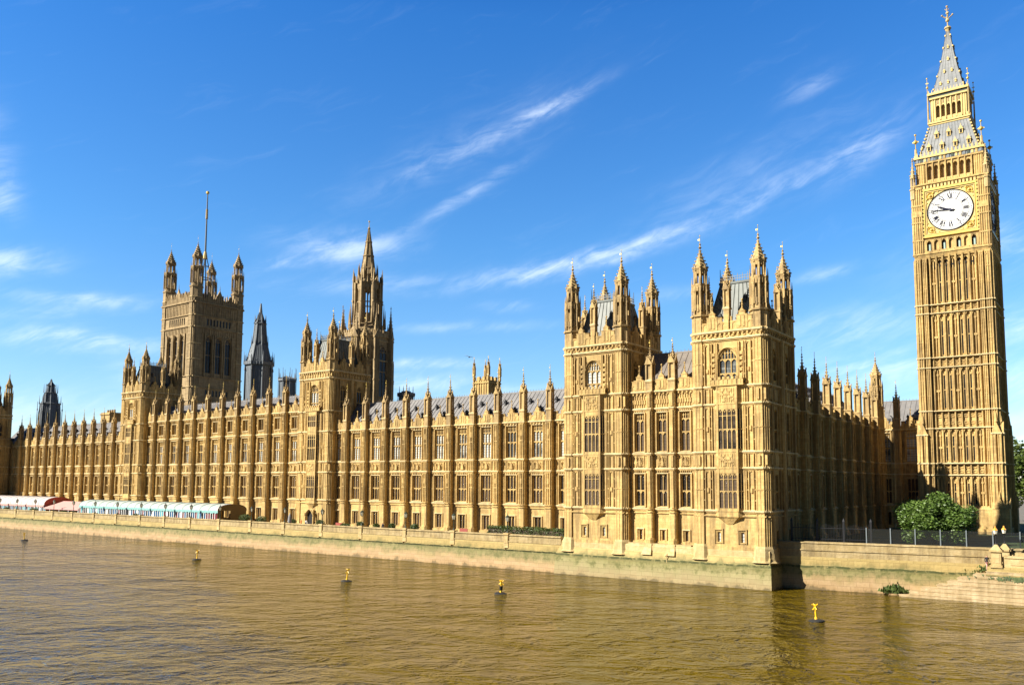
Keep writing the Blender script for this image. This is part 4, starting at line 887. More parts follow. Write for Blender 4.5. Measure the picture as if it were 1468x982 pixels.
# ------------------------------------------------------------------ great flag tower
def flag_tower():
    t = thing('flag_tower', 'massive square stone tower with four corner turrets and a tall flagpole', 'tower', (-297.65, 193.1, 0)); m = 'old brown limestone'; hf = 11.1
    wl = MB(); st = [44, 49.2, 53.4, 72.5, 77, 82]
    for k in range(4):
        wl.at(rotz(k*PI/2) @ Matrix.Translation((0, -hf, 0))); X = hf-.3
        def row(z0, z1, ops):
            xs = -X
            for xc, w, za, zb in ops: wall_band(wl, xs, xc+w/2+.4, z0, z1, (xc-w/2, xc+w/2, za, zb), 0, 1.2); xs = xc+w/2+.4
            wl.box(xs, X, 0, 1.2, z0, z1)
        row(5, 44, []); row(44, 53.4, [(-4.6+s*1.53, 1.0, 46, 48.6) for s in range(7)]); row(53.4, 72.5, [(s*4.3, 2.7, 55, 69) for s in (-1, 0, 1)]); row(72.5, 77, [(-4.9+1.4*s, .9, 73.5, 76.2) for s in range(8)]); row(77, 82, [])
        for z in st[:-1]: string(wl, -X, X, z, .4); wl.box(-X, X, -.5, .1, z-.15, z+.12)
        cornice(wl, -X, X, 82); wl.box(-X, X, -.6, .1, 81.8, 82.3)
        for s in (-1, 0, 1):
            for q in (-1.75, 1.75): wl.box(s*4.3+q-.22, s*4.3+q+.22, -.5, .1, 53.6, 70)
            n = 12
            for i in range(n): a0, a1 = PI*i/n, PI*(i+1)/n; wl.beam((s*4.3-1.55*math.cos(a0), -.15, 67.4+2.2*math.sin(a0)), (s*4.3-1.55*math.cos(a1), -.15, 67.4+2.2*math.sin(a1)), .35)
        for i in range(15): x = -7+i; wl.box(x-.1, x+.1, -.2, .1, 77.4, 81.4); wl.box(x-.1, x+.1, -.2, .1, 69.9, 72.2)
        for i in range(14): head(wl, -7+i+.1, -6+i-.1, 81.4, .7, -.15, 0); head(wl, -7+i+.1, -6+i-.1, 72.2, .6, -.15, 0)
        # pierced parapet with gables
        wl.box(-X, X, 0, .4, 82, 84.2)
        for i in range(18): x = -8+16*i/17; wl.box(x-.16, x+.16, -.15, .5, 82, 85.3 if i % 2 else 86); wl.ng(x, .1, 85.2, 86.4, .22, .03, 4)
        wl.pxz([(-2, 84), (2, 84), (0, 88)], 0, .5); wl.ng(0, .2, 87.5, 90, .2, .03, 6); wl.pxz([(-6, 84), (-3.6, 84), (-4.8, 86.6)], 0, .5); wl.pxz([(3.6, 84), (6, 84), (4.8, 86.6)], 0, .5)
    wl.at(None); wl.box(-hf+.5, hf-.5, -hf+.5, hf-.5, 81, 82.2); wl.obj('wall', [m, LEDGE], t)
    for k in range(4):
        for s in (-1, 0, 1): p = rotz(k*PI/2) @ Vector((s*4.3, -hf+.25, 55)); inst(('fw', 1), lambda: window(2.7, 14, 2, 2, arch=True, glass='dark glass', mat=m, split=.5), t, tuple(p), k*PI/2)
        for s in range(8): p = rotz(k*PI/2) @ Vector((-4.9+1.4*s, -hf, 73.5)); inst(('fw', 2), lambda: window(.9, 2.7, 1, 1, glass='dark glass', mat=m), t, tuple(p), k*PI/2)
        for s in range(7): p = rotz(k*PI/2) @ Vector((-4.6+1.53*s, -hf, 46)); inst(('fw', 3), lambda: window(1.0, 2.6, 1, 1, glass='dark glass', mat=m), t, tuple(p), k*PI/2)
    for sx in (-1, 1):
        for sy in (-1, 1): inst(('ftur',), lambda: turret(5, 84, 108, 2.45, m, [30, 38, 44, 49.2, 53.4, 60, 66, 72.5, 77, 82, 84], m), t, (sx*(hf-1.9), sy*(hf-1.9), 0))
    f = MB()
    f.prof(0, 0, [(6.8, 82), (5.0, 86), (2.2, 88)], 4)
    for k in range(4): a = PI/4+k*PI/2; f.beam((4.6*math.cos(a), 4.6*math.sin(a), 86), (.4*math.cos(a), .4*math.sin(a), 104), .5, 0, w2=.25); f.beam((2.6*math.cos(a), 2.6*math.sin(a), 94.5), (2.6*math.cos(a+PI/2), 2.6*math.sin(a+PI/2), 94.5), .25); f.beam((1.5*math.cos(a), 1.5*math.sin(a), 99.5), (1.5*math.cos(a+PI/2), 1.5*math.sin(a+PI/2), 99.5), .2)
    f.ng(0, 0, 102.5, 105.5, 1.0, .5, 8, 1)
    f.obj('flagpole_base', ['grey iron', 'gilded stone'], t); g = MB(); g.ng(0, 0, 100, 129.3, .42, .22, 8, 0); g.ball(0, 0, 129.9, .7, 1); g.ng(0, 0, 119, 123, .47, .44, 8, 2); g.obj('flagpole', ['grey iron', 'gold leaf', 'pale limestone'], t)
flag_tower()

# ------------------------------------------------------------------ central spire
def spire_tower():
    t = thing('spire_tower', 'octagonal stone tower with an open lantern and a slender spire', 'tower', (-189.7, 180, 0)); m = 'old brown limestone'; Rr = 7.5
    w = MB(); w.prof(0, 0, [(Rr, 22), (Rr, 57), (Rr+.5, 57.2), (Rr+.5, 58), (Rr-.4, 58), (4.6, 62.2), (4.6, 62.6)], 8)
    ap = Rr*math.cos(PI/8)
    for i in range(8):
        a = PI/4*i; w.at(rotz(a) @ Matrix.Translation((0, -ap, 0)))
        for z in (30, 38, 50, 56): string(w, -2.8, 2.8, z, .35)
        for x in (-2.4, -2.05, 2.05, 2.4): w.box(x-.1, x+.1, -.3, .1, 30, 56)
        n = 10
        for k in range(n): a0, a1 = PI*k/n, PI*(k+1)/n; w.beam((-1.75*math.cos(a0), -.1, 52.2+2.4*math.sin(a0)), (-1.75*math.cos(a1), -.1, 52.2+2.4*math.sin(a1)), .3)
        for k in range(7): x = -3+k; w.box(x-.28, x+.28, -.55, -.2, 58, 59.3)
        w.box(-3.5, 3.5, -.5, -.2, 57.8, 58.5)
    w.at(None); w.obj('wall', [m, LEDGE], t)
    for i in range(8): a = PI/4*i; p = rotz(a) @ Vector((0, -ap-.32, 39)); inst(('spw',), lambda: window(3.0, 15.3, 2, 2, arch=True, glass='dark glass', mat=m, split=.5), t, tuple(p), a)
    def pier():
        b = MB(); b.box(-.85, .85, -.9, 1.1, 22, 50); b.box(-.7, .7, -.7, .8, 50, 57); b.box(-1, 1, -1.05, 1, 43.8, 44.2); b.box(-.9, .9, -.9, 1, 49.8, 50.2); b.box(-.9, .9, -.9, 1, 56.8, 57.3)
        for x in (-.7, 0, .7): b.box(x-.09, x+.09, -1.0, -.8, 24, 49.5); b.box(x*.8-.08, x*.8+.08, -.8, -.6, 50.3, 56.6)
        for k in range(4): b.at(Matrix.Translation((0, 0, 0)) @ rotz(k*PI/2)); b.pxz([(-.8, 57), (.8, 57), (0, 59.2)], -.85, -.5)
        b.at(None); b.box(-.55, .55, -.55, .55, 57, 60); spirelet(b, 0, 0, 59.8, 66.3, .75, 4, 6); finial(b, 0, 0, 66.2, 1.1); b.beam((0, .9, 56.5), (0, 4.4, 62.5), .5); return b.obj('corner_pier', m)
    for i in range(8): a = PI/8+PI/4*i; p = rotz(a) @ Vector((0, -Rr-.35, 0)); inst(('cpier',), pier, t, tuple(p), a)
    l = MB(); r = 4.05; l.ng(0, 0, 62, 64.2, r+.25); l.ng(0, 0, 72.8, 74.4, r+.1); l.ng(0, 0, 74.3, 74.7, r+.4); l.ng(0, 0, 74.6, 76.2, r-.2, 2.9)
    for i in range(8):
        a = PI/8+PI/4*i; c, s = math.cos(a), math.sin(a); l.beam((r*c, r*s, 62), (r*c, r*s, 74.5), 1.25); l.beam((4.75*c, 4.75*s, 62), (4.75*c, 4.75*s, 75), .36); l.ng(4.75*c, 4.75*s, 75, 79, .34, .04, 4); l.ng(3.2*c, 3.2*s, 76, 80.4, .3, .04, 4); l.beam((4.75*c, 4.75*s, 69), (r*c, r*s, 70.5), .4); l.ng(4.75*c, 4.75*s, 68.4, 69, .45, .45, 4)
        l.at(rotz(PI/4*i) @ Matrix.Translation((0, -r*math.cos(PI/8), 0)))
        l.box(-.12, .12, -.1, .15, 64, 73); l.box(-1.4, 1.4, -.1, .15, 68.3, 68.6); head(l, -1.35, -.1, 73, 1.2, -.1, .2); head(l, .1, 1.35, 73, 1.2, -.1, .2); l.box(-1.5, 1.5, -.2, .2, 64, 65); l.pxz([(-1.2, 74.4), (1.2, 74.4), (0, 77.0)], -.3, .2); l.at(None)
    for i in range(16):
        a = PI/8*i; c, s = math.cos(a), math.sin(a); l.ng(5.5*c, 5.5*s, 60.5, 66.5+(i % 2)*1.5, .36, .03, 4); l.ng(2.9*c, 2.9*s, 77.2, 79.6+(i % 2)*1.4, .26, .03, 4); l.ng(6.9*c, 6.9*s, 58, 61.6, .34, .03, 4)
        l.ng(4.4*c, 4.4*s, 74.5, 76.6+(i % 2), .26, .03, 4)
    l.obj('lantern', m, t)
    s = MB(); pf = [(2.75, 75.5), (2.2, 79.5), (1.5, 84.0), (.9, 88.0), (.22, 92.2)]; s.prof(0, 0, pf, 8)
    for z, rr in ((79.5, 2.4), (83.5, 1.85), (88, 1.15)): s.ng(0, 0, z-.15, z+.15, rr)
    for (r0, z0), (r1, z1) in zip(pf[:-1], pf[1:]):
        for i in range(8): a = PI/8+PI/4*i; s.beam((r0*math.cos(a), r0*math.sin(a), z0), (r1*math.cos(a), r1*math.sin(a), z1), .22)
    s.ng(0, 0, 92, 93.3, .16, .12, 6, 1); s.ball(0, 0, 92.4, .42, 0); s.ng(0, 0, 93.2, 94.8, .1, .06, 6, 1); s.ball(0, 0, 94.6, .28, 1)
    s.obj('spire', [m, 'gold leaf'], t)
spire_tower()

def iron_turret(label, x, y, k, zb, prof, rod, G=None):
    t = thing('ventilation_turret', label, 'roof turret', (x, y, 0)); m = MB(); m.prof(0, 0, prof, 8)
    for (r0, z0), (r1, z1) in zip(prof[:-1], prof[1:]):
        if z1-z0 < .6: continue
        for i in range(8):
            a = PI/8+PI/4*i; m.beam((r0*math.cos(a), r0*math.sin(a), z0), (r1*math.cos(a), r1*math.sin(a), z1), .35*k)
            for q in range(1, 4): b = a+PI/4*q/4; f = math.cos(PI/8)/math.cos((b-a)-PI/8); m.beam((r0*f*math.cos(b), r0*f*math.sin(b), z0), (r1*f*math.cos(b), r1*f*math.sin(b), z1), .16*k)
    m.obj('casing', 'grey iron', t); r = MB(); R0 = prof[0][0]
    for i in range(8): a = PI/8+PI/4*i; r.ng((R0+.3)*math.cos(a), (R0+.3)*math.sin(a), zb, zb+rod, .28*k, .12*k, 6); r.ng((R0+.3)*math.cos(a), (R0+.3)*math.sin(a), zb+rod*.75, zb+rod*.8, .45*k, .2*k, 6)
    for q, (rr, zz) in enumerate(prof[:-3]):
        if q % 2 and rr > 1:
            for i in range(8): a = PI/8+PI/4*i; r.ng(rr*math.cos(a), rr*math.sin(a), zz, zz+3.2*k+1, .22*k+.03, .03, 5)
    r.obj('corner_pole', 'grey iron', t); return t
iron_turret('dark iron ventilation turret between the flag tower and the slender spire', -222.6, 165, .7, 34, [(4.1, 24), (4.1, 49.6), (4.7, 50), (4.7, 51), (3.9, 51.2), (2.6, 56.3), (2.3, 57), (1.75, 63), (2.0, 63.3), (1.1, 65), (.4, 67), (.06, 70)], 19)
iron_turret('dark iron turret behind the far range, near the left end of the roofs', -286.5, 131, .6, 28, [(3.3, 24), (3.2, 33), (2.9, 38.0), (3.1, 38.2), (3.1, 38.6), (2.0, 38.8), (1.8, 41.8), (2.0, 42.0), (1.1, 42.2), (1.0, 44.2), (1.25, 44.4), (.3, 45.6), (.05, 46.6)], 11)
iron_turret('small dark iron lantern on the roof left of the nearer square tower', -166.7, 132, .4, 30, [(1.9, 24), (1.9, 37.6), (2.3, 37.8), (2.3, 38.3), (.4, 39)], 11)
iron_turret('squat dark iron vent on the roof right of the slender spire', -127.5, 133, .4, 25, [(1.6, 24), (1.6, 31.8), (2.0, 32.0), (2.0, 32.6), (1.1, 32.8), (1.1, 33.0)], 7.6)
def stump(name, label, x, y, h, z, mat, pts=0, pin=3):
    t = thing(name, label, 'roof turret', (x, y, 0)); m = MB(); m.box(-h, h, -h, h, 20, z)
    for q in (z-.5, z-3.4): m.box(-h-.25, h+.25, -h-.25, h+.25, q-.15, q+.15)
    for k in range(4):
        m.at(rotz(k*PI/2))
        for i in range(7): x_ = -h+2*h*i/6; m.box(x_-.12, x_+.12, -h-.15, -h+.1, z-6, z); m.box(x_-.3, x_+.3, -h-.1, -h+.3, z, z+.8) if i % 2 == 0 else None
    m.at(None); m.obj('wall', mat, t)
    for k in range(4):
        for s in (-.5, .5):
            p = rotz(k*PI/2) @ Vector((s*h, -h-.05, z-3.1)); inst(('stw', mat), lambda: window(.9, 2.3, 2, 1, glass='dark glass', mat=mat), t, tuple(p), k*PI/2)
    if pts:
        for sx in (-1, 0, 1):
            for sy in (-1, 0, 1):
                if sx and sy: inst(('stp', mat), lambda: pinnacle(pin, mat, .2), t, (sx*h, sy*h, z+.2))
    return t
stump('stone_turret', 'small square stone tower with pinnacles rising behind the nearer roof', -110.6, 140, 1.95, 34.8, 'honey limestone', 1, 4.4)
def chimney(label, x, y, w, z):
    t = thing('chimney_stack', label, 'chimney', (x, y, 0)); m = MB(); m.box(-w, w, -w*.7, w*.7, 20, z); m.box(-w-.25, w+.25, -w*.7-.25, w*.7+.25, z-.7, z-.35); m.box(-w-.15, w+.15, -w*.7-.15, w*.7+.15, z-2.6, z-2.4); m.obj('wall', WS, t); p = MB()
    for i in range(4): p.ng(-w+w*2*(i+.5)/4, 0, z-.1, z+.9, .32, .26, 8)
    p.obj('chimney_pot', 'old brown limestone', t)
chimney('brown stone chimney stack left of the farther square tower', -241.8, 128, 2.5, 33.2)
chimney('pale stone chimney stack on the brown roof of the corner pavilion', -49.9, 114, 1.3, 34.0)
# ------------------------------------------------------------------ river walls
PX = [-258.6, -248.0, -237.3, -226.9, -216.6, -205.9, -195.5, -185.1, -175.1, -165.1, -154.6, -144.0, -133.6, -122.7, -112.1, -101.3, -90.5, -79.5]
def river_walls():
    t = thing('river_wall', 'long tide stained river wall below the terrace, with a pale parapet', 'wall', (0, 0, 0)); m = MB()
    m.pyz([(104.9, -2), (105.75, 2.95), (105.75, 3.1), (107.2, 3.1), (107.2, -2)], -330, -69.3); m.obj('tidal_wall', 'river wall stone', t)
    p = MB(); p.pyz([(105.6, 2.9), (105.62, 3.05), (105.84, 3.16), (105.84, 4.12), (106.9, 4.12), (106.9, 2.9)], -330, -69.3); p.obj('wall_band', 'river wall stone', t)
    c = MB(); c.box(-330, -69.4, 105.78, 106.4, 4.08, 4.24); c.box(-330, -69.4, 105.9, 106.3, 4.2, 5.1); c.obj('parapet', 'parapet stone', t)
    k = MB(); k.pyz([(105.76, 5.08), (105.76, 5.2), (105.95, 5.3), (106.3, 5.3), (106.45, 5.2), (106.45, 5.08)], -330, -69.4); k.obj('coping', 'parapet stone', t)
    def pil():
        q = MB(); q.pyz([(-.42, -1.1), (-.30, -.95), (-.30, 1.12), (.5, 1.12), (.5, -1.1)], -.42, .42); q.box(-.5, .5, -.42, .55, 1.05, 1.35); q.box(-.36, .36, -.35, 0, -.2, .9); q.ng(0, -.3, -1.3, -.9, .1, .4, 6); return q.obj('pilaster', 'pale limestone')
    for x in PX: inst(('pil',), pil, t, (x, 106.05, 4.1))
    t2 = thing('river_wall', 'weed lined river wall under the corner pavilion with flared pale turret feet', 'wall', (0, 0, 0)); m = MB()
    ring = lambda x0, x1, y0, y1, z: [(x0, y0, z), (x1, y0, z), (x1, y1, z), (x0, y1, z)]
    m.loft([ring(-69.9, -37.2, 104.35, 118, -2), ring(-69.75, -37.45, 105.0, 118, 2.9), ring(-69.7, -37.6, 105.1, 118, 3.05), ring(-69.3, -37.7, 105.5, 118, 3.9)]); m.obj('tidal_wall', 'weedy wall stone', t2)
    b = MB(); b.loft([ring(-69.1, -37.75, 105.52, 117.5, 3.85), ring(-69.05, -37.8, 105.6, 117.5, 4.65), ring(-69.05, -37.8, 105.75, 117.5, 4.8)]); b.box(-58, -48.5, 105.7, 107.3, 4.6, 5.0)
    b.obj('plinth', 'pale limestone', t2)
    def flare():
        f = MB(); f.prof(0, 0, [(2.05, 3.3), (1.75, 3.55), (1.55, 4.6), (1.5, 5.0), (1.42, 5.0), (1.30, 5.3)], 8); return f.obj('flared_foot', 'pale limestone')
    for x in (-67.8, -59.35, -47.05, -38.85): inst(('flare',), flare, t2, (x, 106.7, 0))
    def sflare():
        f = MB(); f.loft([[(-.75, -.9, 3.5), (.75, -.9, 3.5), (.75, .5, 3.5), (-.75, .5, 3.5)], [(-.62, -.45, 4.3), (.62, -.45, 4.3), (.62, .5, 4.3), (-.62, .5, 4.3)], [(-.6, -.3, 5.0), (.6, -.3, 5.0), (.6, .5, 5.0), (-.6, .5, 5.0)]]); return f.obj('flared_foot', 'pale limestone')
    for x in (-54.9, -51.4): inst(('sflare',), sflare, t2, (x, 105.9, 0))
    d = MB(); d.ng(-51.75, 105.0, .1, 3.6, .055, .055, 6); d.beam((-51.75, 105.0, 3.6), (-51.5, 105.6, 4.1), .1); d.obj('drain_pipe', 'pale limestone', t2)
    # wall beside the bridge
    t3 = thing('river_wall', 'sand stained river wall below the dark fence, right of the corner pavilion', 'wall', (-37.9, 109.1, 0), math.atan2(4.5, 28)); Lw = 28.4; m = MB()
    m.pyz([(-.75, -2), (-.05, 3.0), (.0, 3.15), (0, 4.05), (1.3, 4.05), (1.3, -2)], -.6, Lw); m.obj('tidal_wall', 'river wall stone', t3)
    c = MB(); c.box(-.6, Lw, .02, 1.2, 4.0, 4.85); c.box(-.6, Lw, -.08, 1.2, 4.85, 5.02); c.box(-.6, Lw, .04, .7, 5.0, 5.78); c.pyz([(-.06, 5.74), (-.02, 5.88), (.35, 5.97), (.75, 5.88), (.8, 5.74)], -.6, Lw); c.obj('parapet', 'parapet stone', t3)
river_walls()
def landing():
    t = thing('river_steps', 'stone landing steps going down into the river beside the pedestal', 'steps', (0, 0, 0)); m = MB(); n = 8
    r0 = random.Random(9)
    for i in range(n):
        x0 = -23.6+i*1.3+r0.uniform(-.25, .25); z = .22+i*.47; m.box(x0, -8.0, 109.5+i*.03, 113.2, -1.5 if i == 0 else z-.40, z-.06); m.box(x0-.07, -8.0, 109.5+i*.03+r0.uniform(-.05, .02), 113.2, z-.07, z)
        if i: m.box(x0+.03, -8, 109.56+i*.03, 113.2, z-.48, z-.38)
    m.obj('tread', 'stair stone', t); b = MB(); b.box(-14.3, 8, 109.72, 114.5, -1.5, 4.02); b.box(-14.4, 8, 109.62, 114.5, 3.0, 3.15); b.obj('landing_block', 'river wall stone', t)
    w = MB(); r = random.Random(5)
    for i in range(1100):
        q = r.random(); x = -24.0+q*9.5+r.gauss(0, .3); y = 113.0-abs(r.gauss(0, .22)); z = .2+max(0, (x+23.6)/1.3)*.47+abs(r.gauss(0, .3)); s = r.uniform(.08, .2); a = r.uniform(0, 6.3)
        w.add([(x-s*math.cos(a), y-s*math.sin(a), z-.1), (x+s*math.cos(a), y+s*math.sin(a), z-.1), (x+r.uniform(-.1, .1), y, z+s*1.4)], [(0, 1, 2)])
    for i in range(700):
        q = abs(r.gauss(0, 1)); x = -24.4+r.gauss(0, .75); y = 111.2+r.gauss(0, .6); z = .3+abs(r.gauss(0, .45))*max(.1, 1-abs(x+24.4)/2); s = r.uniform(.12, .28); a = r.uniform(0, 6.3)
        w.add([(x-s*math.cos(a), y-s*math.sin(a), z-.12), (x+s*math.cos(a), y+s*math.sin(a), z-.1), (x+r.uniform(-.1, .1), y, z+s*1.3)], [(0, 1, 2)])
    for i in range(500):
        x = -9+r.gauss(0, 2.4); y = 109.66-abs(r.gauss(0, .04)); z = 2.95+r.uniform(-.35, .2); s = r.uniform(.06, .16)
        w.add([(x-s, y, z), (x+s, y, z), (x, y-.05, z-s*1.8)], [(0, 1, 2)])
    g = w.obj('river_weed', 'hedge leaf'); kind(g, 'stuff')
    s2 = MB(); s2.loft([[(-25.6, 108.9, -.3), (-20.5, 109.3, -.3), (-20.0, 113.2, -.3), (-26.0, 113.2, -.3)], [(-24.6, 110.0, .12), (-21.5, 110.2, .12), (-21.0, 112.9, .6), (-25.0, 112.8, .55)]]); kind(s2.obj('mud_bank', 'river wall stone'), 'structure')
landing()
def gate_pier(label, x, y):
    t = thing('gate_pier', label, 'stone pier', (x, y, 0), 0, 'stone piers at the head of the steps'); m = MB(); m.box(-.5, .5, -.5, .5, 3.95, 5.75); m.box(-.62, .62, -.62, .62, 3.95, 4.25); m.box(-.36, .36, -.53, .5, 4.5, 5.5); m.obj('shaft', 'pale limestone', t)
    c = MB(); c.box(-.66, .66, -.66, .66, 5.7, 5.92); c.prof(0, 0, [(.86, 5.9), (.2, 6.5), (.05, 6.58)], 4); c.obj('cap', 'pale limestone', t)
gate_pier('pyramid capped stone pier at the head of the river steps', -13.35, 110.2); gate_pier('pyramid capped stone pier standing behind its twin, at the end of the right wall', -12.75, 112.4)
def balustrade():
    t = thing('stone_parapet', 'low panelled stone parapet running right from the pyramid capped piers', 'wall', (0, 0, 0)); m = MB(); m.box(-12.6, 6, 110.0, 110.5, 3.98, 5.1); m.box(-12.6, 6, 109.9, 110.6, 5.05, 5.3)
    x = -12
    while x < 6: m.box(x, x+2.4, 109.94, 110.1, 4.3, 4.9); x += 3
    m.box(-12.2, 6, 112.2, 112.6, 3.98, 5.55); m.obj('panel_wall', 'pale limestone', t)
balustrade()
def pier_lamp(label, x, y, z):
    t = thing('lantern_post', label, 'lamp', (x, y, z), 0, 'lanterns above the stone piers'); m = MB(); m.ng(0, 0, 0, .3, .14, .08, 8); m.ng(0, 0, .3, 1.15, .06, .045, 8); m.ng(0, 0, 1.1, 1.2, .16, .2, 6); m.obj('post', 'black paint', t); g = MB(); g.ng(0, 0, 1.2, 1.62, .17, .26, 6); g.obj('lantern_glass', 'lamp glass', t); c = MB(); c.ng(0, 0, 1.62, 1.9, .30, .08, 6); c.ball(0, 0, 1.98, .09); c.obj('cap', 'amber glass', t)
pier_lamp('amber capped lantern above the front stone pier', -13.35, 110.2, 6.5); pier_lamp('amber capped lantern above the rear stone pier', -12.75, 112.4, 6.5)
def fence():
    t = thing('mesh_fence', 'tall dark mesh fence on posts along the top of the river wall', 'fence', (-37.9, 109.9, 0), math.atan2(4.5, 28)); L0, L1 = 10.4, 29; p = MB(); x = L0; k = 0
    f = MB(); f.box(L0, L1, .25, .262, 5.5, 7.72)
    for z in (5.6, 6.6, 7.7): f.box(L0, L1, .22, .29, z-.02, z+.02)
    f.obj('mesh_panel', 'woven mesh', t)
    def post():
        q = MB(); q.box(-.06, .06, -.06, .06, 5.2, 7.85); q.box(-.12, .12, -.12, .12, 5.2, 5.35); return q.obj('post', 'steel post')
    while x <= L1: inst(('fp',), post, t, (x, .2, 0)); x += 2.75
    g = thing('security_gate', 'dark iron gates at the foot of the shaded north range', 'gate', (-37.5, 111.3, 0), math.atan2(4.5, 28)); q = MB()
    for i in range(50): q.box(.6+i*.19, .64+i*.19, 0, .04, 5.2, 7.9+.3*math.sin(i*.35)**2)
    for z in (5.4, 6.2, 7.6): q.box(.6, 10.1, -.02, .06, z-.04, z+.04)
    q.obj('railing', 'black iron', g); q = MB()
    q.box(0, .25, -.1, .15, 5.2, 8.5); q.ng(.125, .025, 8.5, 8.9, .2, .03, 4); q0 = q
    for i in range(4): inst(('gpost',), lambda: q0.obj('gate_post', 'black iron'), g, (.5+i*3.2, 0, 0))
fence()

# ------------------------------------------------------------------ terrace
def lamp():
    t = thing('street_lamp', '', 'street lamp', (0, 0, 0), 0, 'lamp posts along the terrace parapet'); m = MB(); m.ng(0, 0, 0, .35, .2, .12, 8); m.ng(0, 0, .35, 1.7, .07, .05, 8); m.ng(0, 0, 1.68, 1.8, .08, .2, 8); m.ng(0, 0, .9, 1.0, .11, .11, 8); m.obj('post', 'dark green paint', t)
    g = MB(); g.ng(0, 0, 1.8, 2.45, .22, .34, 6); g.obj('lamp_shade', 'lamp glass', t); c = MB(); c.ng(0, 0, 2.45, 2.75, .38, .12, 6); c.ng(0, 0, 2.75, 3.1, .06, .02, 6)
    for i in range(6): a = PI/6+PI/3*i; c.beam((.24*math.cos(a), .24*math.sin(a), 1.8), (.36*math.cos(a), .36*math.sin(a), 2.45), .045)
    c.obj('lamp_cap', 'dark green paint', t); return t
_l = lamp(); WH = {0: 'at the far left edge, before the white awning', 1: 'second from the left, before the white awning', 2: 'before the red end of the white awning', 3: 'before the low pink awning', 4: 'where the pink awning meets the teal one', 5: 'second along the teal awning from its pink neighbour', 6: 'below the farther square tower', 7: 'before the middle of the teal awning', 8: 'fifth along the teal awning from its left end', 9: 'just left of the teal awning\'s open dark end', 10: 'beside the open dark end of the teal awning', 11: 'just right of the teal awning, by the dark bush', 12: 'beside the folded grey parasol', 13: 'below the nearer square tower, right of its arched door', 14: 'third left of the long hedge', 15: 'second left of the long hedge', 16: 'first left of the long hedge', 17: 'standing before the long green hedge'}
for i, x in enumerate(PX):
    o = _l if i == 0 else copy_tree(_l); o.location = (x, 106.15, 5.42); o['label'] = 'terrace lamp post '+WH[i]

def marquee(name, label, x0, x1, y0, y1, ze, zr, roofm, endm, valm, kinds, stripes=None, bays=3.3, openR=False):
    t = thing(name, label, 'awning', (0, 0, 0)); n = 12; ym = (y0+y1)/2; hw = (y1-y0)/2
    def arc(th): return (ym-hw*math.cos(th), ze+(zr-ze)*math.sin(th)**.8)
    nb = max(1, round((x1-x0)/bays)); r = MB()
    for b in range(nb):
        xa, xb = x0+(x1-x0)*b/nb, x0+(x1-x0)*(b+1)/nb
        for q in range(4):
            a, c = xa+(xb-xa)*q/4, xa+(xb-xa)*(q+1)/4; sag = .0
            mm = 0 if stripes is None else (q % 2)
            pts = [arc(PI*i/n) for i in range(n+1)]
            r.add([(x, y, z) for x in (a, c) for (y, z) in pts], [(i, i+1, n+2+i, n+1+i) for i in range(n)], mm)
        for i in range(n): (ya, za), (yb, zb) = arc(PI*i/n), arc(PI*(i+1)/n); r.beam((xa, ya, za+.03), (xa, yb, zb+.03), .09, 0)
    r.obj('canopy', [roofm, stripes or roofm], t)
    v = MB(); x = x0
    while x < x1-.1: v.box(x, x+.52, y0-.05, y0-.01, ze-.42-.12*(int(x*2) % 2), ze+.04); x += .55
    v.box(x0, x1, y0-.03, y0+.03, ze-.3, ze+.05); v.obj('valance', valm, t)
    e = MB(); pts = [arc(PI*i/n) for i in range(n+1)]
    for xx in (x0+.05, x1-.05): e.loft([[(xx-.02, y, z) for y, z in pts], [(xx+.02, y, z) for y, z in pts]])
    if openR:
        for ya, yb in ((y0+.1, y0+.9), (ym-.5, y1-.1)): q = MB(); q.box(x1-.1, x1-.05, ya, yb, 4.2, ze+.4); q.obj('end_panel', endm, t)
    else: e.box(x1-.1, x1-.05, y0+.1, y1-.1, 4.2, ze)
    e.obj('gable_end', endm, t)
    p = MB(); rr = random.Random(len(label)); w = .82; x = x0
    while x < x1-.2:
        k = rr.choice(kinds); p.box(x+.10, x+w-.06, y0+.12, y0+.16, 4.25, ze-.1, k); p.box(x-.07, x+.08, y0+.05, y0+.22, 4.2, ze+.02, 0)
        if k != 0: p.box(x+.05, x+w, y0+.09, y0+.18, 4.2, 5.0, rr.choice((0, k, k)))
        x += w
    p.obj('glazed_front', ['white paint', 'pane blue', 'pane dark', 'pane teal', 'pane maroon'], t)
    return t
marquee('terrace_marquee', 'long white awning with a red gable end on the terrace', -290, -236.3, 107.9, 115.6, 6.65, 8.85, 'white canvas', 'red canvas', 'pink canvas', (1, 2, 1, 3, 0, 2), 'white canvas')
def lean_to():
    t = thing('terrace_marquee', 'low sloping pink awning between the white and teal awnings', 'awning', (0, 0, 0)); m = MB(); m.pyz([(107.7, 6.05), (107.7, 6.12), (112.6, 7.75), (112.6, 7.68)], -235.6, -217.4); m.box(-235.6, -217.4, 107.66, 107.7, 5.7, 6.1); m.obj('canopy', 'pink canvas', t)
    p = MB()
    for i in range(8): p.box(-235.3+2.5*i, -235.15+2.5*i, 107.8, 107.95, 4.2, 6.1)
    p.box(-235.5, -217.5, 112.3, 112.4, 4.2, 7.6, 1); p.obj('post', ['white paint', 'pane dark'], t)
lean_to()
marquee('terrace_marquee', 'long pale teal awning with a scalloped edge and a dark open end', -217.2, -158.0, 107.8, 115.2, 6.95, 8.4, 'pale teal canvas', 'olive canvas', 'teal canvas', (1, 2, 1, 0, 3, 2, 1, 4), 'white canvas', openR=True)

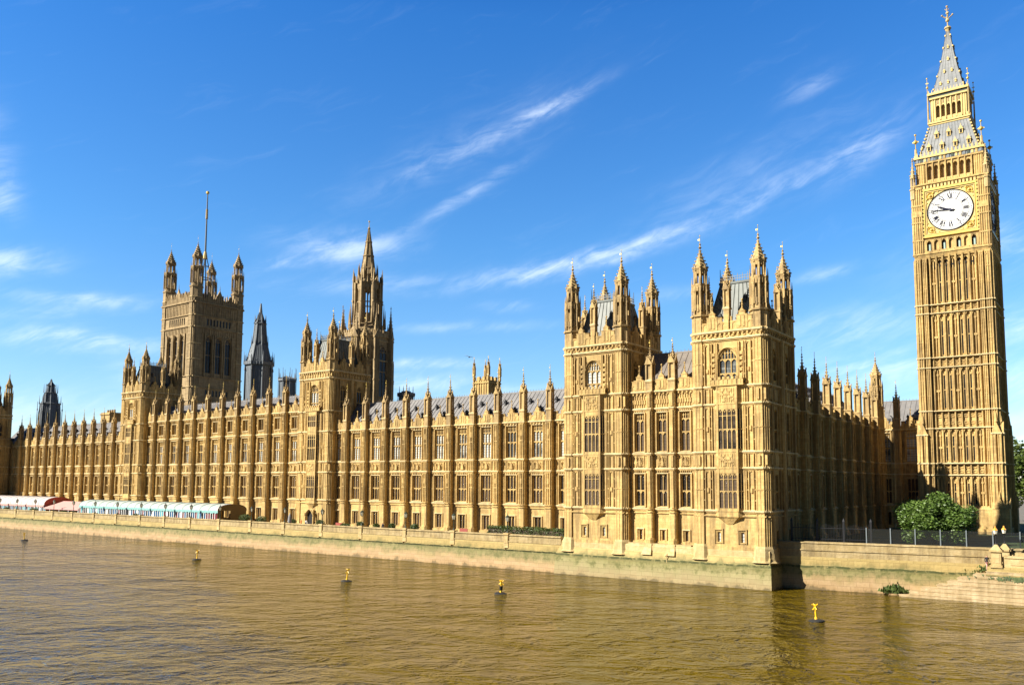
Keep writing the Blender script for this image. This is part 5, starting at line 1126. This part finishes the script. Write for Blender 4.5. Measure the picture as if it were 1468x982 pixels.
def leaf_blob(m, rng, pts, n, size, mi=0):
    for i in range(n):
        x, y, z = pts(rng); s = size*rng.uniform(.6, 1.35); a, b = rng.uniform(0, 2*PI), rng.uniform(-1.1, 1.1)
        u = Vector((math.cos(a), math.sin(a), 0)); v = Vector((-math.sin(a)*math.sin(b), math.cos(a)*math.sin(b), math.cos(b)))
        c = Vector((x, y, z)); m.add([tuple(c-u*s*.5), tuple(c+v*s*.32+u*s*.05), tuple(c+u*s*.6), tuple(c-v*s*.32)], [(0, 1, 2, 3)], mi)
def tree(name, label, x, y, z0, zb, zt, rx, ry, n, size, mat, clumps, seed, group=None, trunk=.35):
    t = thing(name, label, 'tree', (x, y, z0), 0, group); r = random.Random(seed); zc, rz = (zb+zt)/2-z0, (zt-zb)/2
    k = MB(); k.ng(0, 0, 0, zc*.55, trunk, trunk*.7, 8)
    cl = []
    for i in range(clumps):
        th, u = r.uniform(0, 2*PI), r.uniform(-.75, 1); q = r.uniform(.5, 1.0); s = math.sqrt(max(0, 1-u*u)); cl.append((rx*q*s*math.cos(th), ry*q*s*math.sin(th), zc+rz*q*u, r.uniform(.17, .36)))
    for c in cl[:14]: mid = (c[0]*.45, c[1]*.45, zc*.6+c[2]*.25); k.beam((0, 0, zc*.5), mid, trunk*.6, n=5, w2=trunk*.4); k.beam(mid, c[:3], trunk*.4, n=5, w2=.05)
    k.obj('trunk', 'bark', t); m = MB()
    def pt(g):
        c = g.choice(cl); q = g.random()**.45*c[3]; th, u = g.uniform(0, 2*PI), g.uniform(-1, 1); s = math.sqrt(1-u*u); return (c[0]+rx*q*s*math.cos(th), c[1]+ry*q*s*math.sin(th), c[2]+rz*1.15*q*u)
    leaf_blob(m, r, pt, n, size); m.obj('crown', mat, t); return t
tree('tree', 'rounded dense green tree behind the fence, before the clock tower', -22.2, 124, 5.3, 5.5, 11.6, 4.55, 4.2, 30000, .29, 'broad leaf', 95, 11, trunk=.3)
tree('tree', 'tall leafy tree just right of the clock tower', -20.6, 222, 5, 7, 23.5, 7, 6.5, 9000, .7, 'plane tree leaf', 34, 12, 'trees beyond the clock tower')
tree('tree', 'second leafy tree beyond the clock tower, at the right edge', -11.5, 232, 5, 8, 26.5, 8.5, 7.5, 9000, .75, 'plane tree leaf', 34, 13, 'trees beyond the clock tower')
def hedge():
    t = thing('hedge', 'long clipped green hedge on the terrace below the lower range', 'hedge', (0, 0, 0)); r = random.Random(4); m = MB()
    leaf_blob(m, r, lambda g: (g.uniform(-88.3, -70.2), 112.7+g.uniform(-.75, .75), 4.2+g.uniform(0, 1.75)*(1+.12*math.sin(g.uniform(0, 60)))), 9000, .26); m.obj('foliage', 'hedge leaf', t)
    b = MB(); b.box(-88.1, -70.3, 112.15, 113.25, 4.2, 5.6); b.obj('stem', 'bark', t)
hedge()
def shrub(label, x, y, w, h, seed, mat='hedge leaf', n=700, z=4.2):
    t = thing('shrub', label, 'shrub', (x, y, z), 0, 'bushes on the terrace'); r = random.Random(seed); m = MB(); p = MB(); p.ng(0, 0, 0, .55, .35, .45, 10); p.obj('plant_pot', 'terracotta', t)
    def pt(g): th, u = g.uniform(0, 2*PI), g.uniform(-1, 1); q = g.random()**.4; s = math.sqrt(1-u*u); return (w*q*s*math.cos(th), w*q*s*math.sin(th), .5+h*.5+h*.5*q*u)
    leaf_blob(m, r, pt, n, .2); m.obj('foliage', mat, t)
shrub('bronze green bush at the right end of the long hedge, against the corner pavilion', -70.9, 112.2, 1.25, 2.3, 1, 'bronze leaf', 1500)
for i, (lx, x, y, w, h) in enumerate((('dark bush beside the dark end of the teal awning', -151.5, 110, 1.3, 1.8), ('rounded bush right of the teal awning, by a lamp', -146.5, 110.5, 1.1, 1.5), ('small bush left of the folded parasol', -137.2, 111, .8, 1.1), ('small bush left of the arched terrace door', -128.9, 111, .9, 1.2), ('bush under the third bay right of the nearer tower', -116.6, 110, .75, 1.3), ('low bush by the fourth bay right of the nearer tower', -112.9, 110.5, .7, 1.0), ('low bush beside the lamp in the fifth bay', -108.9, 110.5, .7, 1.2), ('round bush in the sixth bay right of the nearer tower', -103.0, 110.2, .8, 1.3), ('yellowish low bush right of the arched terrace door', -122.3, 111.5, 1.0, .7), ('bush in front of the white awning panels', -224.0, 107.2, .8, 1.0), ('dark bush beside the red gable end', -240.5, 107.3, 1.1, 1.3), ('bush at the left part of the white awning', -257.0, 107.2, .8, 1.1), ('bush before the teal awning panels', -189.2, 107.2, .7, 1.0))): shrub(lx, x, y, w, h, 20+i)
def parasol():
    t = thing('parasol', 'folded grey parasol on the terrace left of the arched door', 'parasol', (-135.6, 109, 4.2)); m = MB(); m.ng(0, 0, 0, 2.9, .04); m.ng(0, 0, 0, .12, .4); m.obj('pole', 'steel post', t); c = MB(); c.prof(0, 0, [(.38, .8), (.42, 1.2), (.3, 2.2), (.06, 2.9)], 10); c.obj('canopy', 'grey parasol', t)
parasol()
def bench(label, x, y):
    t = thing('garden_bench', label, 'bench', (x, y, 4.2), 0, 'red benches on the terrace'); m = MB(); m.box(-.9, .9, -.25, .25, .42, .48); m.obj('seat', 'red bench', t); m = MB(); m.box(-.9, .9, .22, .28, .5, 1.15); m.obj('backrest', 'red bench', t)
    def leg(): q = MB(); q.box(-.04, .04, -.22, .25, 0, .43); return q.obj('leg', 'black iron')
    for s in (-.8, .8): inst(('bl',), leg, t, (s, 0, 0))
bench('red bench in the bay right of the arched terrace door', -125.6, 112.6); bench('red bench in the second bay right of the arched door', -119.6, 112.6); bench('red bench in the bay left of the hedge', -94.0, 112.6)

# ------------------------------------------------------------------ people: one continuous body each, coloured by height
def person(label, x, y, z, rz, hgt, shirt, trousers, stride=.10, arm=.15):
    k = hgt/1.75
    J_ = [(0,0,.95,.135),(0,0,1.12,.13),(0,.0,1.32,.155),(0,0,1.46,.10),(0,0,1.53,.058),(0,-.02,1.62,.10),(0,-.01,1.72,.075),
          (-.17,0,1.43,.062),(-.24,.02,1.16,.048),(-.25,-arm,.93,.036),(-.25,-arm-.06,.85,.04),(.17,0,1.43,.062),(.25,.02,1.16,.048),(.26,-arm*.6,.93,.036),(.26,-arm*.6-.05,.85,.04),
          (-.09,0,.88,.095),(-.10,-stride,.49,.068),(-.10,-stride*.4,.08,.045),(-.10,-stride*.4-.16,.03,.04),(.09,0,.88,.095),(.10,stride,.49,.068),(.10,stride*1.6,.08,.045),(.10,stride*1.6-.16,.03,.04)]
    E = [(0,1),(1,2),(2,3),(3,4),(4,5),(5,6),(3,7),(7,8),(8,9),(9,10),(3,11),(11,12),(12,13),(13,14),(0,15),(15,16),(16,17),(17,18),(0,19),(19,20),(20,21),(21,22)]
    me = bpy.data.meshes.new('person'); me.from_pydata([(a*k, b*k, c*k) for a, b, c, r in J_], E, []); o = bpy.data.objects.new('person', me); COL.objects.link(o)
    sk = o.modifiers.new('skin', 'SKIN'); 
    for v, (a, b, c, r) in zip(me.skin_vertices[0].data, J_): v.radius = (r*k, r*k)
    me.skin_vertices[0].data[0].use_root = True; o.modifiers.new('sub', 'SUBSURF').levels = 1
    dg = bpy.context.evaluated_depsgraph_get(); nm = bpy.data.meshes.new_from_object(o.evaluated_get(dg)); o.modifiers.clear(); o.data = nm
    for q in (shirt, trousers, 'skin', 'hair', 'black paint'): nm.materials.append(MATS[q])
    for p in nm.polygons:
        c = p.center/k; p.material_index = 4 if c.z < .09 else 1 if c.z < .94 and abs(c.x) < .215 else 2 if (c.z > 1.5 or (c.z < .95 and abs(c.x) >= .2)) else 0
        if c.z > 1.68 or (c.z > 1.55 and c.y > .03): p.material_index = 3
    o.location = (x, y, z); o.rotation_euler = (0, 0, rz); tag(o, label, 'person', 'people by the river')
person('person in a white top standing on the terrace by the folded parasol', -131.0, 109.3, 4.2, .4, 1.72, 'white cloth', 'dark cloth')
person('person in an orange top on the terrace right of the folded parasol', -133.1, 109.8, 4.2, -.6, 1.7, 'orange cloth', 'dark cloth')
person('person in dark clothes on the terrace in the fifth bay right of the tower', -110.3, 109.6, 4.2, .2, 1.75, 'dark cloth', 'dark cloth')
person('person in a dark top and pink trousers on the river steps beside the pier', -14.35, 110.35, 3.6, .5, 1.68, 'dark cloth', 'pink cloth', .2)

# ------------------------------------------------------------------ on the river
def buoy():
    t = thing('marker_buoy', '', 'buoy', (0, 0, 0), 0, 'yellow marker buoys in a row on the river'); m = MB(); m.prof(0, 0, [(.55, -.3), (.76, -.08), (.76, .05), (.6, .12), (.15, .2)], 16); m.obj('float', 'buoy rubber', t)
    p = MB(); p.ng(0, 0, .1, .42, .18, .1, 8); p.ng(0, 0, .15, 1.62, .085, .075, 8); p.obj('post', 'buoy yellow', t); c = MB()
    for a in (0, PI/2):
        for s in (-1, 1): u = Vector((math.cos(a), math.sin(a), 0))*.29*s; c.beam((u.x, u.y, 1.62), (-u.x, -u.y, 1.10), .085)
    c.obj('topmark', 'buoy yellow', t); return t
_b = buoy()
for i, (x, y, lab) in enumerate(((-199.9, 87.5, 'farthest yellow buoy, at the far left of the row before the white awning'), (-128.6, 84.1, 'yellow buoy with a cross topmark, second from the far left, near the teal awning'), (-85.45, 78.4, 'yellow buoy between the black banded buoy and the farther two'), (-61.7, 81.1, 'yellow buoy with a black band round the middle of its post'), (-25.7, 84.2, 'nearest yellow buoy, before the shaded corner of the pavilion'))):
    o = _b if i == 0 else copy_tree(_b); o.location = (x, y, 0); o.rotation_euler = (R((2, -3, 2, 4, -3)[i]), R((-3, 2, 4, -2, 2)[i]), .5*i+.35); o['label'] = lab
    if i == 3: q = MB(); q.ng(0, 0, .45, .95, .2, .2, 10); q.obj('band', 'black paint', o)
def gull():
    m = MB(); m.prof(0, 0, [(.02, -.28), (.09, -.12), (.11, .05), (.06, .2), (.02, .3)], 8)
    for s in (-1, 1): m.loft([[(0, 0, -.1), (0, .03, -.1), (0, .03, .1), (0, 0, .1)], [(s*.4, .14, -.08), (s*.4, .16, -.08), (s*.4, .16, .06), (s*.4, .14, .06)], [(s*.75, .05, -.14), (s*.75, .06, -.14), (s*.75, .06, -.06), (s*.75, .05, -.06)]])
    o = m.obj('gull', 'grey iron', None, (-82.56, 100, 32.6)); o.rotation_euler = (R(80), R(15), .5); tag(o, 'small dark bird flying above the lower range roof', 'bird')
gull()
